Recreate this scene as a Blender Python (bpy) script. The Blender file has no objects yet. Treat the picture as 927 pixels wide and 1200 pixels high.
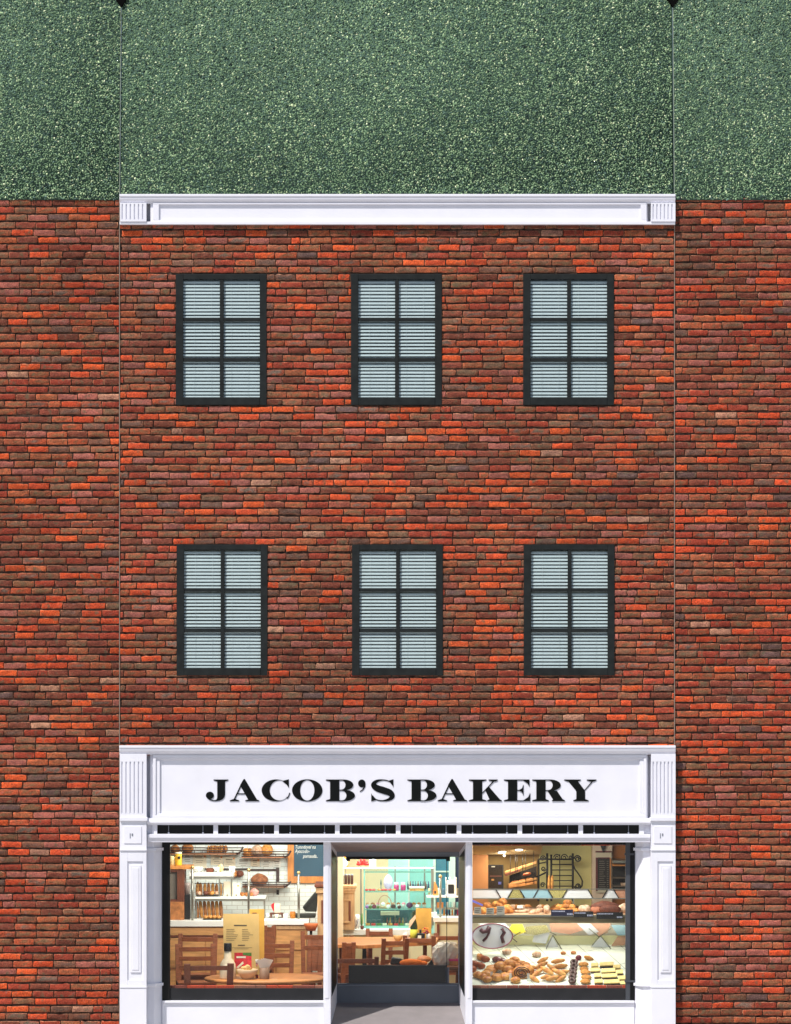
import bpy, math, random
import numpy as np
from mathutils import Matrix, Vector

random.seed(7)
rng = np.random.default_rng(7)
R = math.radians
SC = bpy.context.scene
COL = SC.collection

# ------------------------------------------------------------------ camera, light, exposure
S = 90.0            # photo pixels per metre on the street face of the building
D = 45.0            # camera distance from that face
HZ = 800.0          # photo row of the camera's eye level
CZ = 4.58           # eye level above the pavement
cam = bpy.data.cameras.new('camera')
cam.sensor_fit = 'HORIZONTAL'
cam.sensor_width = 36
cam.lens = 36 * D / (927 / S)
cam.shift_y = (HZ - 600) / 927
cam.clip_end = 2000
cam_o = bpy.data.objects.new('camera', cam)
cam_o.location = (0, -D, CZ)
cam_o.rotation_euler = (R(90), 0, 0)
COL.objects.link(cam_o)
SC.camera = cam_o

SUN_EL, SUN_AZ = 57.0, 42.0      # azimuth: degrees to the left of the facade's outward normal
sx = -math.sin(R(SUN_AZ)) * math.cos(R(SUN_EL))
sy = -math.cos(R(SUN_AZ)) * math.cos(R(SUN_EL))
sz = math.sin(R(SUN_EL))
w = bpy.data.worlds.new('World')
SC.world = w
w.use_nodes = True
nt = w.node_tree
sky = nt.nodes.new('ShaderNodeTexSky')
sky.sky_type = 'NISHITA'
sky.sun_disc = False
sky.sun_elevation = R(SUN_EL)
sky.sun_rotation = math.atan2(sx, sy)
bg = nt.nodes['Background']
bg.inputs['Strength'].default_value = 0.1
nt.links.new(sky.outputs[0], bg.inputs[0])
sun = bpy.data.lights.new('sun', 'SUN')
sun.energy = 5.0
sun.angle = R(0.6)
sun.color = (1.0, 0.95, 0.88)
sun_o = bpy.data.objects.new('sun', sun)
sun_o.rotation_euler = Vector((sx, sy, sz)).to_track_quat('Z', 'Y').to_euler()
sun_o.location = (-20, -30, 40)
COL.objects.link(sun_o)
SC.view_settings.view_transform = 'Standard'
SC.view_settings.look = 'None'
SC.view_settings.gamma = 1.0
SC.view_settings.exposure = 0.08
SC.view_settings.use_curve_mapping = False
SC.cycles.use_denoising = True
SC.cycles.max_bounces = 8
SC.cycles.transparent_max_bounces = 24

# ------------------------------------------------------------------ pixel <-> metre
def PX(px, Y=0.0): return (px - 463.5) / S * (D + Y) / D
def PZ(py, Y=0.0): return CZ + (HZ - py) / S * (D + Y) / D
def lin(c):
    c = c / 255.0
    return c / 12.92 if c <= 0.04045 else ((c + 0.055) / 1.055) ** 2.4
def rgb(r, g, b): return (lin(r), lin(g), lin(b))

# ------------------------------------------------------------------ materials
MATS = {}
def mat(name, col, rough=0.6, var=0.18, scale=14.0, bump=0.0, metal=0.0, spec=0.4, stretch=None, col2=None, emit=0.0, coat=0.0):
    if name in MATS: return MATS[name]
    m = bpy.data.materials.new(name)
    m.use_nodes = True
    n = m.node_tree.nodes; l = m.node_tree.links
    b = n['Principled BSDF']
    b.inputs['Roughness'].default_value = rough
    b.inputs['Metallic'].default_value = metal
    b.inputs['Specular IOR Level'].default_value = spec
    b.inputs['Coat Weight'].default_value = coat
    tc = n.new('ShaderNodeTexCoord')
    mp = n.new('ShaderNodeMapping')
    if stretch: mp.inputs['Scale'].default_value = stretch
    l.new(tc.outputs['Object'], mp.inputs[0])
    no = n.new('ShaderNodeTexNoise')
    no.inputs['Scale'].default_value = scale
    no.inputs['Detail'].default_value = 6
    l.new(mp.outputs[0], no.inputs['Vector'])
    cr = n.new('ShaderNodeValToRGB')
    cr.color_ramp.elements[0].position = 0.3
    cr.color_ramp.elements[1].position = 0.72
    a = col2 if col2 else tuple(c * (1 - var) for c in col)
    z = col if col2 else tuple(min(1, c * (1 + var)) for c in col)
    cr.color_ramp.elements[0].color = (*a, 1)
    cr.color_ramp.elements[1].color = (*z, 1)
    l.new(no.outputs['Fac'], cr.inputs[0])
    l.new(cr.outputs[0], b.inputs['Base Color'])
    if emit:
        b.inputs['Emission Color'].default_value = (*col, 1)
        b.inputs['Emission Strength'].default_value = emit
    if bump:
        bp = n.new('ShaderNodeBump')
        bp.inputs['Strength'].default_value = 0.5
        bp.inputs['Distance'].default_value = bump
        l.new(no.outputs['Fac'], bp.inputs['Height'])
        l.new(bp.outputs[0], b.inputs['Normal'])
    MATS[name] = m
    return m

def glass(name, tint=(1, 1, 1), refl=0.06, alpha=1.0, base=None, top=0.35):
    if name in MATS: return MATS[name]
    m = bpy.data.materials.new(name); m.use_nodes = True
    n = m.node_tree.nodes; l = m.node_tree.links
    for x in list(n):
        if x.type != 'OUTPUT_MATERIAL': n.remove(x)
    out = [x for x in n if x.type == 'OUTPUT_MATERIAL'][0]
    tr = n.new('ShaderNodeBsdfTransparent'); tr.inputs[0].default_value = (*tint, 1)
    gl = n.new('ShaderNodeBsdfGlossy'); gl.inputs['Roughness'].default_value = 0.02
    mx = n.new('ShaderNodeMixShader')
    lw = n.new('ShaderNodeLayerWeight'); lw.inputs[0].default_value = 0.2
    mr = n.new('ShaderNodeMapRange')
    mr.inputs['To Min'].default_value = refl; mr.inputs['To Max'].default_value = top
    l.new(lw.outputs['Fresnel'], mr.inputs['Value'])
    l.new(mr.outputs[0], mx.inputs[0])
    if base:
        df = n.new('ShaderNodeBsdfDiffuse'); df.inputs[0].default_value = (*base, 1)
        m2 = n.new('ShaderNodeMixShader'); m2.inputs[0].default_value = alpha
        l.new(tr.outputs[0], m2.inputs[1]); l.new(df.outputs[0], m2.inputs[2])
        l.new(m2.outputs[0], mx.inputs[1])
    else:
        l.new(tr.outputs[0], mx.inputs[1])
    l.new(gl.outputs[0], mx.inputs[2]); l.new(mx.outputs[0], out.inputs[0])
    MATS[name] = m
    return m

def attr_mat(name, attr, rough, nscale, lo, hi, bump=0.0, spots=None):
    """base colour from a per-brick / per-granule colour, broken up by noise"""
    m = bpy.data.materials.new(name); m.use_nodes = True
    n = m.node_tree.nodes; l = m.node_tree.links
    b = n['Principled BSDF']
    b.inputs['Roughness'].default_value = rough
    b.inputs['Specular IOR Level'].default_value = 0.25
    at = n.new('ShaderNodeAttribute'); at.attribute_name = attr
    tc = n.new('ShaderNodeTexCoord')
    no = n.new('ShaderNodeTexNoise'); no.inputs['Scale'].default_value = nscale
    no.inputs['Detail'].default_value = 8; no.inputs['Roughness'].default_value = 0.7
    l.new(tc.outputs['Object'], no.inputs['Vector'])
    mr = n.new('ShaderNodeMapRange')
    mr.inputs['From Min'].default_value = 0.3; mr.inputs['From Max'].default_value = 0.7
    mr.inputs['To Min'].default_value = lo; mr.inputs['To Max'].default_value = hi
    l.new(no.outputs['Fac'], mr.inputs['Value'])
    vm = n.new('ShaderNodeVectorMath'); vm.operation = 'SCALE'
    l.new(at.outputs['Color'], vm.inputs[0]); l.new(mr.outputs[0], vm.inputs['Scale'])
    res = vm.outputs[0]
    if spots:
        for (sc, thr, colr, fac) in spots:
            n2 = n.new('ShaderNodeTexNoise'); n2.inputs['Scale'].default_value = sc
            n2.inputs['Detail'].default_value = 5
            l.new(tc.outputs['Object'], n2.inputs['Vector'])
            m2 = n.new('ShaderNodeMapRange')
            m2.inputs['From Min'].default_value = thr; m2.inputs['From Max'].default_value = thr + 0.12
            m2.inputs['To Max'].default_value = fac
            l.new(n2.outputs['Fac'], m2.inputs['Value'])
            mx = n.new('ShaderNodeMix'); mx.data_type = 'RGBA'
            l.new(m2.outputs[0], mx.inputs[0])
            l.new(res, mx.inputs[6]); mx.inputs[7].default_value = (*colr, 1)
            res = mx.outputs[2]
    l.new(res, b.inputs['Base Color'])
    if bump:
        bp = n.new('ShaderNodeBump'); bp.inputs['Distance'].default_value = bump
        bp.inputs['Strength'].default_value = 0.8
        l.new(no.outputs['Fac'], bp.inputs['Height']); l.new(bp.outputs[0], b.inputs['Normal'])
    MATS[name] = m
    return m

M_WHITE = mat('white_paint', (0.755, 0.755, 0.825), 0.45, 0.03, 3.0, spec=0.35)
M_BLACK = mat('black_paint', (0.006, 0.006, 0.0065), 0.4, 0.2, 8, spec=0.2)
M_LETTER = mat('letter_black', (0.006, 0.007, 0.007), 0.6, 0.2, 8, spec=0.08)
M_FRAME = mat('window_frame_paint', (0.012, 0.0145, 0.0145), 0.55, 0.35, 9, spec=0.2)
M_DARKTILE = mat('dark_tile', (0.018, 0.018, 0.02), 0.55, 0.2, 6, spec=0.25)
M_GREYPAINT = mat('grey_paint', (0.20, 0.22, 0.26), 0.5, 0.06, 4)
M_BLIND = mat('blind_slat', (0.47, 0.535, 0.55), 0.3, 0.03, 5)
M_DARKROOM = mat('dark_room', (0.03, 0.045, 0.05), 0.8, 0.1, 2)
M_SEAM = mat('seam_mortar', rgb(134, 118, 106), 0.9, 0.25, 18)
M_SEAMDARK = mat('seam_felt', rgb(112, 122, 108), 0.9, 0.3, 18)
M_FLOOR = mat('entrance_stone', (0.21, 0.19, 0.195), 0.75, 0.08, 5, 0.002)
M_PAVE = mat('pavement_stone', (0.40, 0.38, 0.36), 0.85, 0.15, 1.2, 0.003)
M_SOFFIT = mat('soffit_paint', (0.33, 0.28, 0.28), 0.7, 0.05, 3)
M_GLASS = glass('clear_glass', (0.99, 1.0, 1.0), 0.012)
M_GLASSUP = glass('upper_glass', (0.97, 0.99, 0.99), 0.015, top=0.12)
M_GLASSDK = mat('dark_glass', (0.006, 0.007, 0.008), 0.4, 0.1, 3, spec=0.12)
M_TEALGLASS = glass('teal_glass', (0.93, 0.995, 0.99), 0.03)

# ------------------------------------------------------------------ mesh builder
ORIG = {}
def props(o, label=None, cat=None, group=None, kind=None):
    if label: o['label'] = label
    if cat: o['category'] = cat
    if group: o['group'] = group
    if kind: o['kind'] = kind
    return o

def root(name, loc, label, cat, group=None):
    o = bpy.data.objects.new(name, None)
    o.empty_display_size = 0.1
    o.location = loc
    COL.objects.link(o)
    ORIG[o.name] = Vector(loc)
    return props(o, label, cat, group)

class MB:
    def __init__(s): s.v = []; s.f = []; s.m = []; s.mats = []; s.smooth = []
    def mi(s, m):
        if m not in s.mats: s.mats.append(m)
        return s.mats.index(m)
    def add(s, vs, fs, m, smooth=False):
        o = len(s.v); s.v += [tuple(p) for p in vs]; i = s.mi(m)
        for f in fs:
            s.f.append(tuple(o + k for k in f)); s.m.append(i); s.smooth.append(smooth)
        return s
    def box(s, x0, x1, y0, y1, z0, z1, m):
        if x0 > x1: x0, x1 = x1, x0
        if y0 > y1: y0, y1 = y1, y0
        if z0 > z1: z0, z1 = z1, z0
        vs = [(x, y, z) for x in (x0, x1) for y in (y0, y1) for z in (z0, z1)]
        return s.add(vs, [(0, 1, 3, 2), (4, 6, 7, 5), (0, 4, 5, 1), (2, 3, 7, 6), (0, 2, 6, 4), (1, 5, 7, 3)], m)
    def pbox(s, px0, px1, py0, py1, Y0, Y1, m):
        """box whose front face fills these photo pixels at depth Y0"""
        return s.box(PX(px0, Y0), PX(px1, Y0), Y0, Y1, PZ(py1, Y0), PZ(py0, Y0), m)
    def prism(s, poly, axis, a0, a1, m):
        """closed polygon extruded along an axis; poly in the other two axes"""
        n = len(poly)
        def P(p, a):
            return (a, p[0], p[1]) if axis == 'x' else ((p[0], a, p[1]) if axis == 'y' else (p[0], p[1], a))
        vs = [P(p, a0) for p in poly] + [P(p, a1) for p in poly]
        fs = [tuple(range(n))[::-1], tuple(range(n, 2 * n))] + [(i, (i + 1) % n, n + (i + 1) % n, n + i) for i in range(n)]
        return s.add(vs, fs, m)
    def tube(s, pts, r, m, n=8, caps=True, smooth=True):
        pts = [Vector(p) for p in pts]
        rs = r if isinstance(r, (list, tuple)) else [r] * len(pts)
        vs = []; fs = []
        for i, p in enumerate(pts):
            a = pts[max(0, i - 1)]; b = pts[min(len(pts) - 1, i + 1)]
            t = (b - a).normalized()
            up = Vector((0, 0, 1)) if abs(t.z) < 0.9 else Vector((0, 1, 0))
            u = t.cross(up).normalized(); v = t.cross(u)
            for k in range(n):
                an = 2 * math.pi * k / n
                vs.append(p + (u * math.cos(an) + v * math.sin(an)) * rs[i])
        for i in range(len(pts) - 1):
            for k in range(n):
                fs.append((i * n + k, i * n + (k + 1) % n, (i + 1) * n + (k + 1) % n, (i + 1) * n + k))
        if caps:
            fs.append(tuple(range(n))[::-1]); fs.append(tuple(range((len(pts) - 1) * n, len(pts) * n)))
        return s.add(vs, fs, m, smooth)
    def bar(s, a, b, w, d, m):
        """rectangular bar between two points, w across x, d in depth"""
        a = Vector(a); b = Vector(b); t = (b - a).normalized()
        u = t.cross(Vector((0, 1, 0)))
        u = u.normalized() if u.length > 0.05 else Vector((1, 0, 0))
        v = t.cross(u).normalized()
        vs = []
        for p in (a, b):
            for (i, j) in ((-1, -1), (1, -1), (1, 1), (-1, 1)):
                vs.append(p + u * (w / 2 * i) + v * (d / 2 * j))
        return s.add(vs, [(3, 2, 1, 0), (4, 5, 6, 7), (0, 1, 5, 4), (1, 2, 6, 5), (2, 3, 7, 6), (3, 0, 4, 7)], m)
    def lathe(s, prof, c, m, n=16, sx=1.0, sy=1.0):
        """profile [(r, z)] from bottom to top round a vertical axis at c"""
        vs = []; fs = []
        for (r, z) in prof:
            for k in range(n):
                a = 2 * math.pi * k / n
                vs.append((c[0] + r * sx * math.cos(a), c[1] + r * sy * math.sin(a), c[2] + z))
        for i in range(len(prof) - 1):
            for k in range(n):
                fs.append((i * n + k, i * n + (k + 1) % n, (i + 1) * n + (k + 1) % n, (i + 1) * n + k))
        fs.append(tuple(range(n))[::-1]); fs.append(tuple(range((len(prof) - 1) * n, len(prof) * n)))
        return s.add(vs, fs, m, True)
    def blob(s, c, r, m, rot=(0, 0, 0), nu=14, nv=9, noise=0.05, bend=0.0, flat=0.0, twist=0.0):
        """lumpy ellipsoid: bread, pastry; bend curves it along x, flat cuts its underside"""
        E = Matrix.Rotation(rot[2], 3, 'Z') @ Matrix.Rotation(rot[1], 3, 'Y') @ Matrix.Rotation(rot[0], 3, 'X')
        c = Vector(c); vs = []; fs = []
        ph = [random.uniform(0, 6.28) for _ in range(6)]
        for i in range(nv + 1):
            t = math.pi * i / nv
            for k in range(nu):
                a = 2 * math.pi * k / nu
                x, y, z = math.cos(t), math.sin(t) * math.cos(a), math.sin(t) * math.sin(a)
                q = 1 + noise * (math.sin(5 * x + ph[0]) + math.sin(6 * y + ph[1]) + math.sin(7 * z + ph[2])) + twist * math.sin(9 * x + 2 * a)
                z2 = max(z, -1 + flat)
                p = Vector((x * r[0], y * r[1] * q, z2 * r[2] * q))
                p.y += bend * x * x * r[0]
                vs.append(c + E @ p)
        for i in range(nv):
            for k in range(nu):
                fs.append((i * nu + k, i * nu + (k + 1) % nu, (i + 1) * nu + (k + 1) % nu, (i + 1) * nu + k))
        return s.add(vs, fs, m, True)
    def xform(s, M):
        s.v = [tuple(M @ Vector(p)) for p in s.v]
        return s
    def build(s, name, parent=None, bevel=0.0, label=None, cat=None, group=None, kind=None, base=None):
        if parent is not None: o0 = ORIG[parent.name]
        elif base is not None: o0 = Vector(base)
        else:
            xs = [p[0] for p in s.v]; ys = [p[1] for p in s.v]; zs = [p[2] for p in s.v]
            o0 = Vector(((min(xs) + max(xs)) / 2, (min(ys) + max(ys)) / 2, min(zs)))
        me = bpy.data.meshes.new(name)
        me.from_pydata([(p[0] - o0.x, p[1] - o0.y, p[2] - o0.z) for p in s.v], [], s.f)
        for m in s.mats: me.materials.append(m)
        me.polygons.foreach_set('material_index', s.m)
        me.polygons.foreach_set('use_smooth', s.smooth)
        me.update()
        o = bpy.data.objects.new(name, me)
        COL.objects.link(o)
        ORIG[o.name] = o0
        if parent is not None: o.parent = parent
        else: o.location = o0
        if bevel:
            b = o.modifiers.new('bevel', 'BEVEL'); b.width = bevel; b.segments = 2; b.limit_method = 'ANGLE'
        return props(o, label, cat, group, kind)

def dup(o, offset, label=None):
    """copy of a thing with its parts and sub-parts"""
    r = o.copy(); COL.objects.link(r); r.location = o.location + Vector(offset)
    ORIG[r.name] = ORIG[o.name] + Vector(offset)
    def kids(a, b):
        for ch in list(a.children):
            c = ch.copy(); COL.objects.link(c); c.parent = b
            kids(ch, c)
    kids(o, r)
    if label: r['label'] = label
    return r

# ------------------------------------------------------------------ the ground
g = MB(); g.box(-300, 300, -300, 300, -0.2, 0.0, M_PAVE)
g.build('pavement', kind='structure', base=(0, 0, 0))
e = MB()
e.prism([(-0.12, 0.004), (-0.12, 0.03), (1.28, 0.318), (1.28, 0.004)], 'x', PX(387), PX(547), M_FLOOR)
e.build('entrance_path', kind='structure')

# ------------------------------------------------------------------ brick walls
PAL = [  # edge colour, heart colour, weight
    ((196, 74, 34), (178, 62, 32), 12), ((212, 88, 38), (198, 78, 34), 5), ((150, 56, 38), (128, 50, 38), 15),
    ((166, 74, 44), (102, 82, 56), 13), ((150, 76, 50), (88, 86, 62), 12), ((156, 92, 80), (134, 86, 80), 9),
    ((126, 64, 50), (102, 58, 48), 10), ((136, 82, 58), (82, 86, 68), 9), ((160, 74, 46), (78, 94, 86), 6),
    ((102, 72, 56), (66, 76, 70), 7), ((176, 92, 56), (132, 86, 58), 6), ((106, 58, 44), (84, 52, 42), 9),
    ((176, 136, 110), (142, 110, 94), 1.0), ((66, 68, 64), (68, 78, 80), 1.2)]
PALW = np.array([p[2] for p in PAL], float); PALW /= PALW.sum()
PA = np.array([rgb(*p[0]) for p in PAL]); PB = np.array([rgb(*p[1]) for p in PAL])
PM = PALW @ (PA * .6 + PB * .4) * np.array([1.12, 1.0, .95])
PA = PM + .78 * (PA - PM); PB = PM + .72 * (PB - PM)
M_BRICK = attr_mat('brick', 'brick_colour', 0.85, 60, 0.25, 1.75, 0.010,
                   spots=[(70, 0.66, rgb(196, 168, 150), 0.45), (55, 0.67, rgb(40, 34, 30), 0.7), (11, 0.57, rgb(92, 88, 66), 0.65), (16, 0.62, rgb(150, 108, 100), 0.5), (90, 0.63, rgb(60, 44, 38), 0.6)])
M_MORTAR = mat('mortar', rgb(96, 74, 62), 0.95, 0.3, 20, 0.003, col2=rgb(16, 12, 10))

def subtract(rects, h):
    out = []
    for (a, b, c, d) in rects:
        x0, x1, z0, z1 = h
        if b <= x0 or a >= x1 or d <= z0 or c >= z1: out.append((a, b, c, d)); continue
        if c < z0: out.append((a, b, c, z0)); c = z0
        if d > z1: out.append((a, b, z1, d)); d = z1
        if a < x0: out.append((a, x0, c, d))
        if b > x1: out.append((x1, b, c, d))
    return out

def brick_wall(name, parent, x0, x1, z0, z1, holes, pitch=8.6 / S, length=25.0 / S, phase=0.0, tint=(1, 1, 1), front=0.0, thick=0.26):
    joint = 0.0255
    rects = []; k = 0; z = z0 - phase
    while z < z1:
        za, zb = max(z + joint * 0.5, z0), min(z + pitch - joint * 0.5, z1)
        if zb - za > 0.012:
            x = x0 - length * random.uniform(0.15, 0.6) - (length / 2 if k % 2 else 0)
            while x < x1:
                L = length * random.uniform(0.93, 1.05)
                if random.random() < 0.07: L *= random.uniform(0.45, 0.6)
                dz = random.uniform(-0.0036, 0.0036)
                a, b = max(x + 0.006, x0), min(x + L - 0.006, x1)
                if b - a > 0.02: rects.append((a, b, za + dz, zb + dz + random.uniform(-.003, .002)))
                x += L
        z += pitch; k += 1
    for h in holes: rects = subtract(rects, h)
    rects = np.array([r for r in rects if r[1] - r[0] > 0.012 and r[3] - r[2] > 0.01])
    N = len(rects)
    W = rects[:, 1] - rects[:, 0]; H = rects[:, 3] - rects[:, 2]
    nu, nv = 8, 5
    cu = np.minimum(0.0055 / W, 0.2); cv = np.minimum(0.0055 / H, 0.2)
    U = np.zeros((N, nu)); V = np.zeros((N, nv))
    for i in range(1, nu - 1): U[:, i] = cu + (1 - 2 * cu) * (i - 1) / (nu - 3)
    U[:, -1] = 1
    for i in range(1, nv - 1): V[:, i] = cv + (1 - 2 * cv) * (i - 1) / (nv - 3)
    V[:, -1] = 1
    G = np.zeros((N, nv, nu, 3))
    G[..., 0] = rects[:, 0, None, None] + U[:, None, :] * W[:, None, None]
    G[..., 2] = rects[:, 2, None, None] + V[:, :, None] * H[:, None, None]
    ring = np.zeros((nv, nu)); ring[0, :] = ring[-1, :] = 1; ring[:, 0] = ring[:, -1] = 1
    G[..., 1] = front + rng.normal(0, 0.0022, N)[:, None, None] + rng.normal(0, 0.0017, (N, nv, nu)) + ring * 0.0026
    G[..., 1] += (U - .5)[:, None, :] * rng.normal(0, 0.004, N)[:, None, None] + (V - .5)[:, :, None] * rng.normal(0, 0.003, N)[:, None, None]
    G[..., 0] += ring * rng.normal(0, 0.0026, (N, nv, nu)); G[..., 2] += ring * rng.normal(0, 0.0024, (N, nv, nu))
    G[..., 2] += (U - .5)[:, None, :] * rng.normal(0, 0.003, N)[:, None, None]
    for (i, j, a, b) in ((0, 0, 1, 1), (0, -1, 1, -1), (-1, 0, -1, 1), (-1, -1, -1, -1)):   # knocked corners
        q = 0.014 * rng.uniform(0, 1, N) ** 4
        G[:, i, j, 2] += a * q * 0.8; G[:, i, j, 0] += b * q
    # skirt ring going back into the mortar
    per = [(0, j) for j in range(nu)] + [(i, nu - 1) for i in range(1, nv)] + [(nv - 1, j) for j in range(nu - 2, -1, -1)] + [(i, 0) for i in range(nv - 2, 0, -1)]
    Sk = np.stack([G[:, i, j] for i, j in per], 1).copy(); Sk[..., 1] = front + 0.035
    verts = np.concatenate([G.reshape(N, -1, 3), Sk], 1)
    nper = len(per); nvtx = nu * nv + nper
    fq = [(i * nu + j, i * nu + j + 1, (i + 1) * nu + j + 1, (i + 1) * nu + j) for i in range(nv - 1) for j in range(nu - 1)]
    fq += [(per[(k + 1) % nper][0] * nu + per[(k + 1) % nper][1], per[k][0] * nu + per[k][1], nu * nv + k, nu * nv + (k + 1) % nper) for k in range(nper)]
    fq = np.array(fq)
    faces = (fq[None] + (np.arange(N) * nvtx)[:, None, None]).reshape(-1, 4)
    # colours
    idx = rng.choice(len(PAL), N, p=PALW)
    cxz = rects[:, [0, 2]]; pat = np.zeros(N)
    for _ in range(14):
        kx, kz, ph_ = rng.normal(0, 1.5), rng.normal(0, 1.5), rng.uniform(0, 6.28)
        pat += np.sin(kx * cxz[:, 0] + kz * cxz[:, 1] + ph_)
    br = (rng.uniform(0.78, 1.16, N) * (1 + .10 * np.clip(pat / 2.6, -1.5, 1.5)))[:, None] * np.array(tint)[None]
    A = PA[idx] * br; B = PB[idx] * br
    heart = np.clip(np.minimum(np.minimum(U, 1 - U)[:, None, :] * 4, np.minimum(V, 1 - V)[:, :, None] * 2.6) + rng.normal(0, .42, (N, nv, nu)) + rng.normal(0, .3, N)[:, None, None], 0, 1)
    Cg = A[:, None, None] * (1 - heart[..., None]) + B[:, None, None] * heart[..., None]
    lit_rim = ring[None] * np.clip(rng.normal(.26, .26, (N, nv, nu)) + rng.normal(0, .18, N)[:, None, None], 0, .75)  # lit brick edges painted in as paler rims
    Cg = Cg * (1 - lit_rim[..., None]) + np.array(rgb(214, 156, 120)) * lit_rim[..., None]
    Cg = Cg * rng.uniform(.78, 1.22, (N, nv, nu, 1))
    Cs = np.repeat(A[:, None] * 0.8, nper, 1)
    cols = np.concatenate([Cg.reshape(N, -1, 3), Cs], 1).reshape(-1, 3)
    # mortar bed with openings
    xs = sorted(set([x0, x1] + [min(max(h[i], x0), x1) for h in holes for i in (0, 1)]))
    zs = sorted(set([z0, z1] + [min(max(h[i], z0), z1) for h in holes for i in (2, 3)]))
    ins = lambda x, z: any(h[0] < x < h[1] and h[2] < z < h[3] for h in holes) or not (x0 < x < x1 and z0 < z < z1)
    mv = []; mf = []
    yb = front + 0.017; ye = front + thick
    def q(*p):
        o = len(mv); mv.extend(p); mf.append((o, o + 1, o + 2, o + 3))
    for i in range(len(xs) - 1):
        for j in range(len(zs) - 1):
            a, b, c, d = xs[i], xs[i + 1], zs[j], zs[j + 1]
            if ins((a + b) / 2, (c + d) / 2): continue
            q((a, yb, c), (b, yb, c), (b, yb, d), (a, yb, d))
            q((b, ye, c), (a, ye, c), (a, ye, d), (b, ye, d))
            e_ = 1e-4
            if ins(a - e_, (c + d) / 2): q((a, ye, c), (a, yb, c), (a, yb, d), (a, ye, d))
            if ins(b + e_, (c + d) / 2): q((b, yb, c), (b, ye, c), (b, ye, d), (b, yb, d))
            if ins((a + b) / 2, c - e_): q((a, ye, c), (b, ye, c), (b, yb, c), (a, yb, c))
            if ins((a + b) / 2, d + e_): q((a, yb, d), (b, yb, d), (b, ye, d), (a, ye, d))
    nb = N * nvtx
    allv = np.concatenate([verts.reshape(-1, 3), np.array(mv)]) - np.array(ORIG[parent.name])
    allf = np.concatenate([faces, np.array(mf) + nb])
    me = bpy.data.meshes.new(name)
    me.vertices.add(len(allv)); me.vertices.foreach_set('co', allv.ravel())
    me.loops.add(allf.size); me.loops.foreach_set('vertex_index', allf.ravel().astype(np.int32))
    me.polygons.add(len(allf)); me.polygons.foreach_set('loop_start', np.arange(0, allf.size, 4, dtype=np.int32))
    me.materials.append(M_BRICK); me.materials.append(M_MORTAR)
    me.polygons.foreach_set('material_index', np.concatenate([np.zeros(len(faces)), np.ones(len(mf))]).astype(np.int32))
    me.update(calc_edges=True)
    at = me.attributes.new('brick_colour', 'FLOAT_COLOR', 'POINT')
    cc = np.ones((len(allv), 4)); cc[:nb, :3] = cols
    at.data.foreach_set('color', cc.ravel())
    o = bpy.data.objects.new(name, me); COL.objects.link(o); o.parent = parent
    ORIG[o.name] = ORIG[parent.name]
    return o

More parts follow.
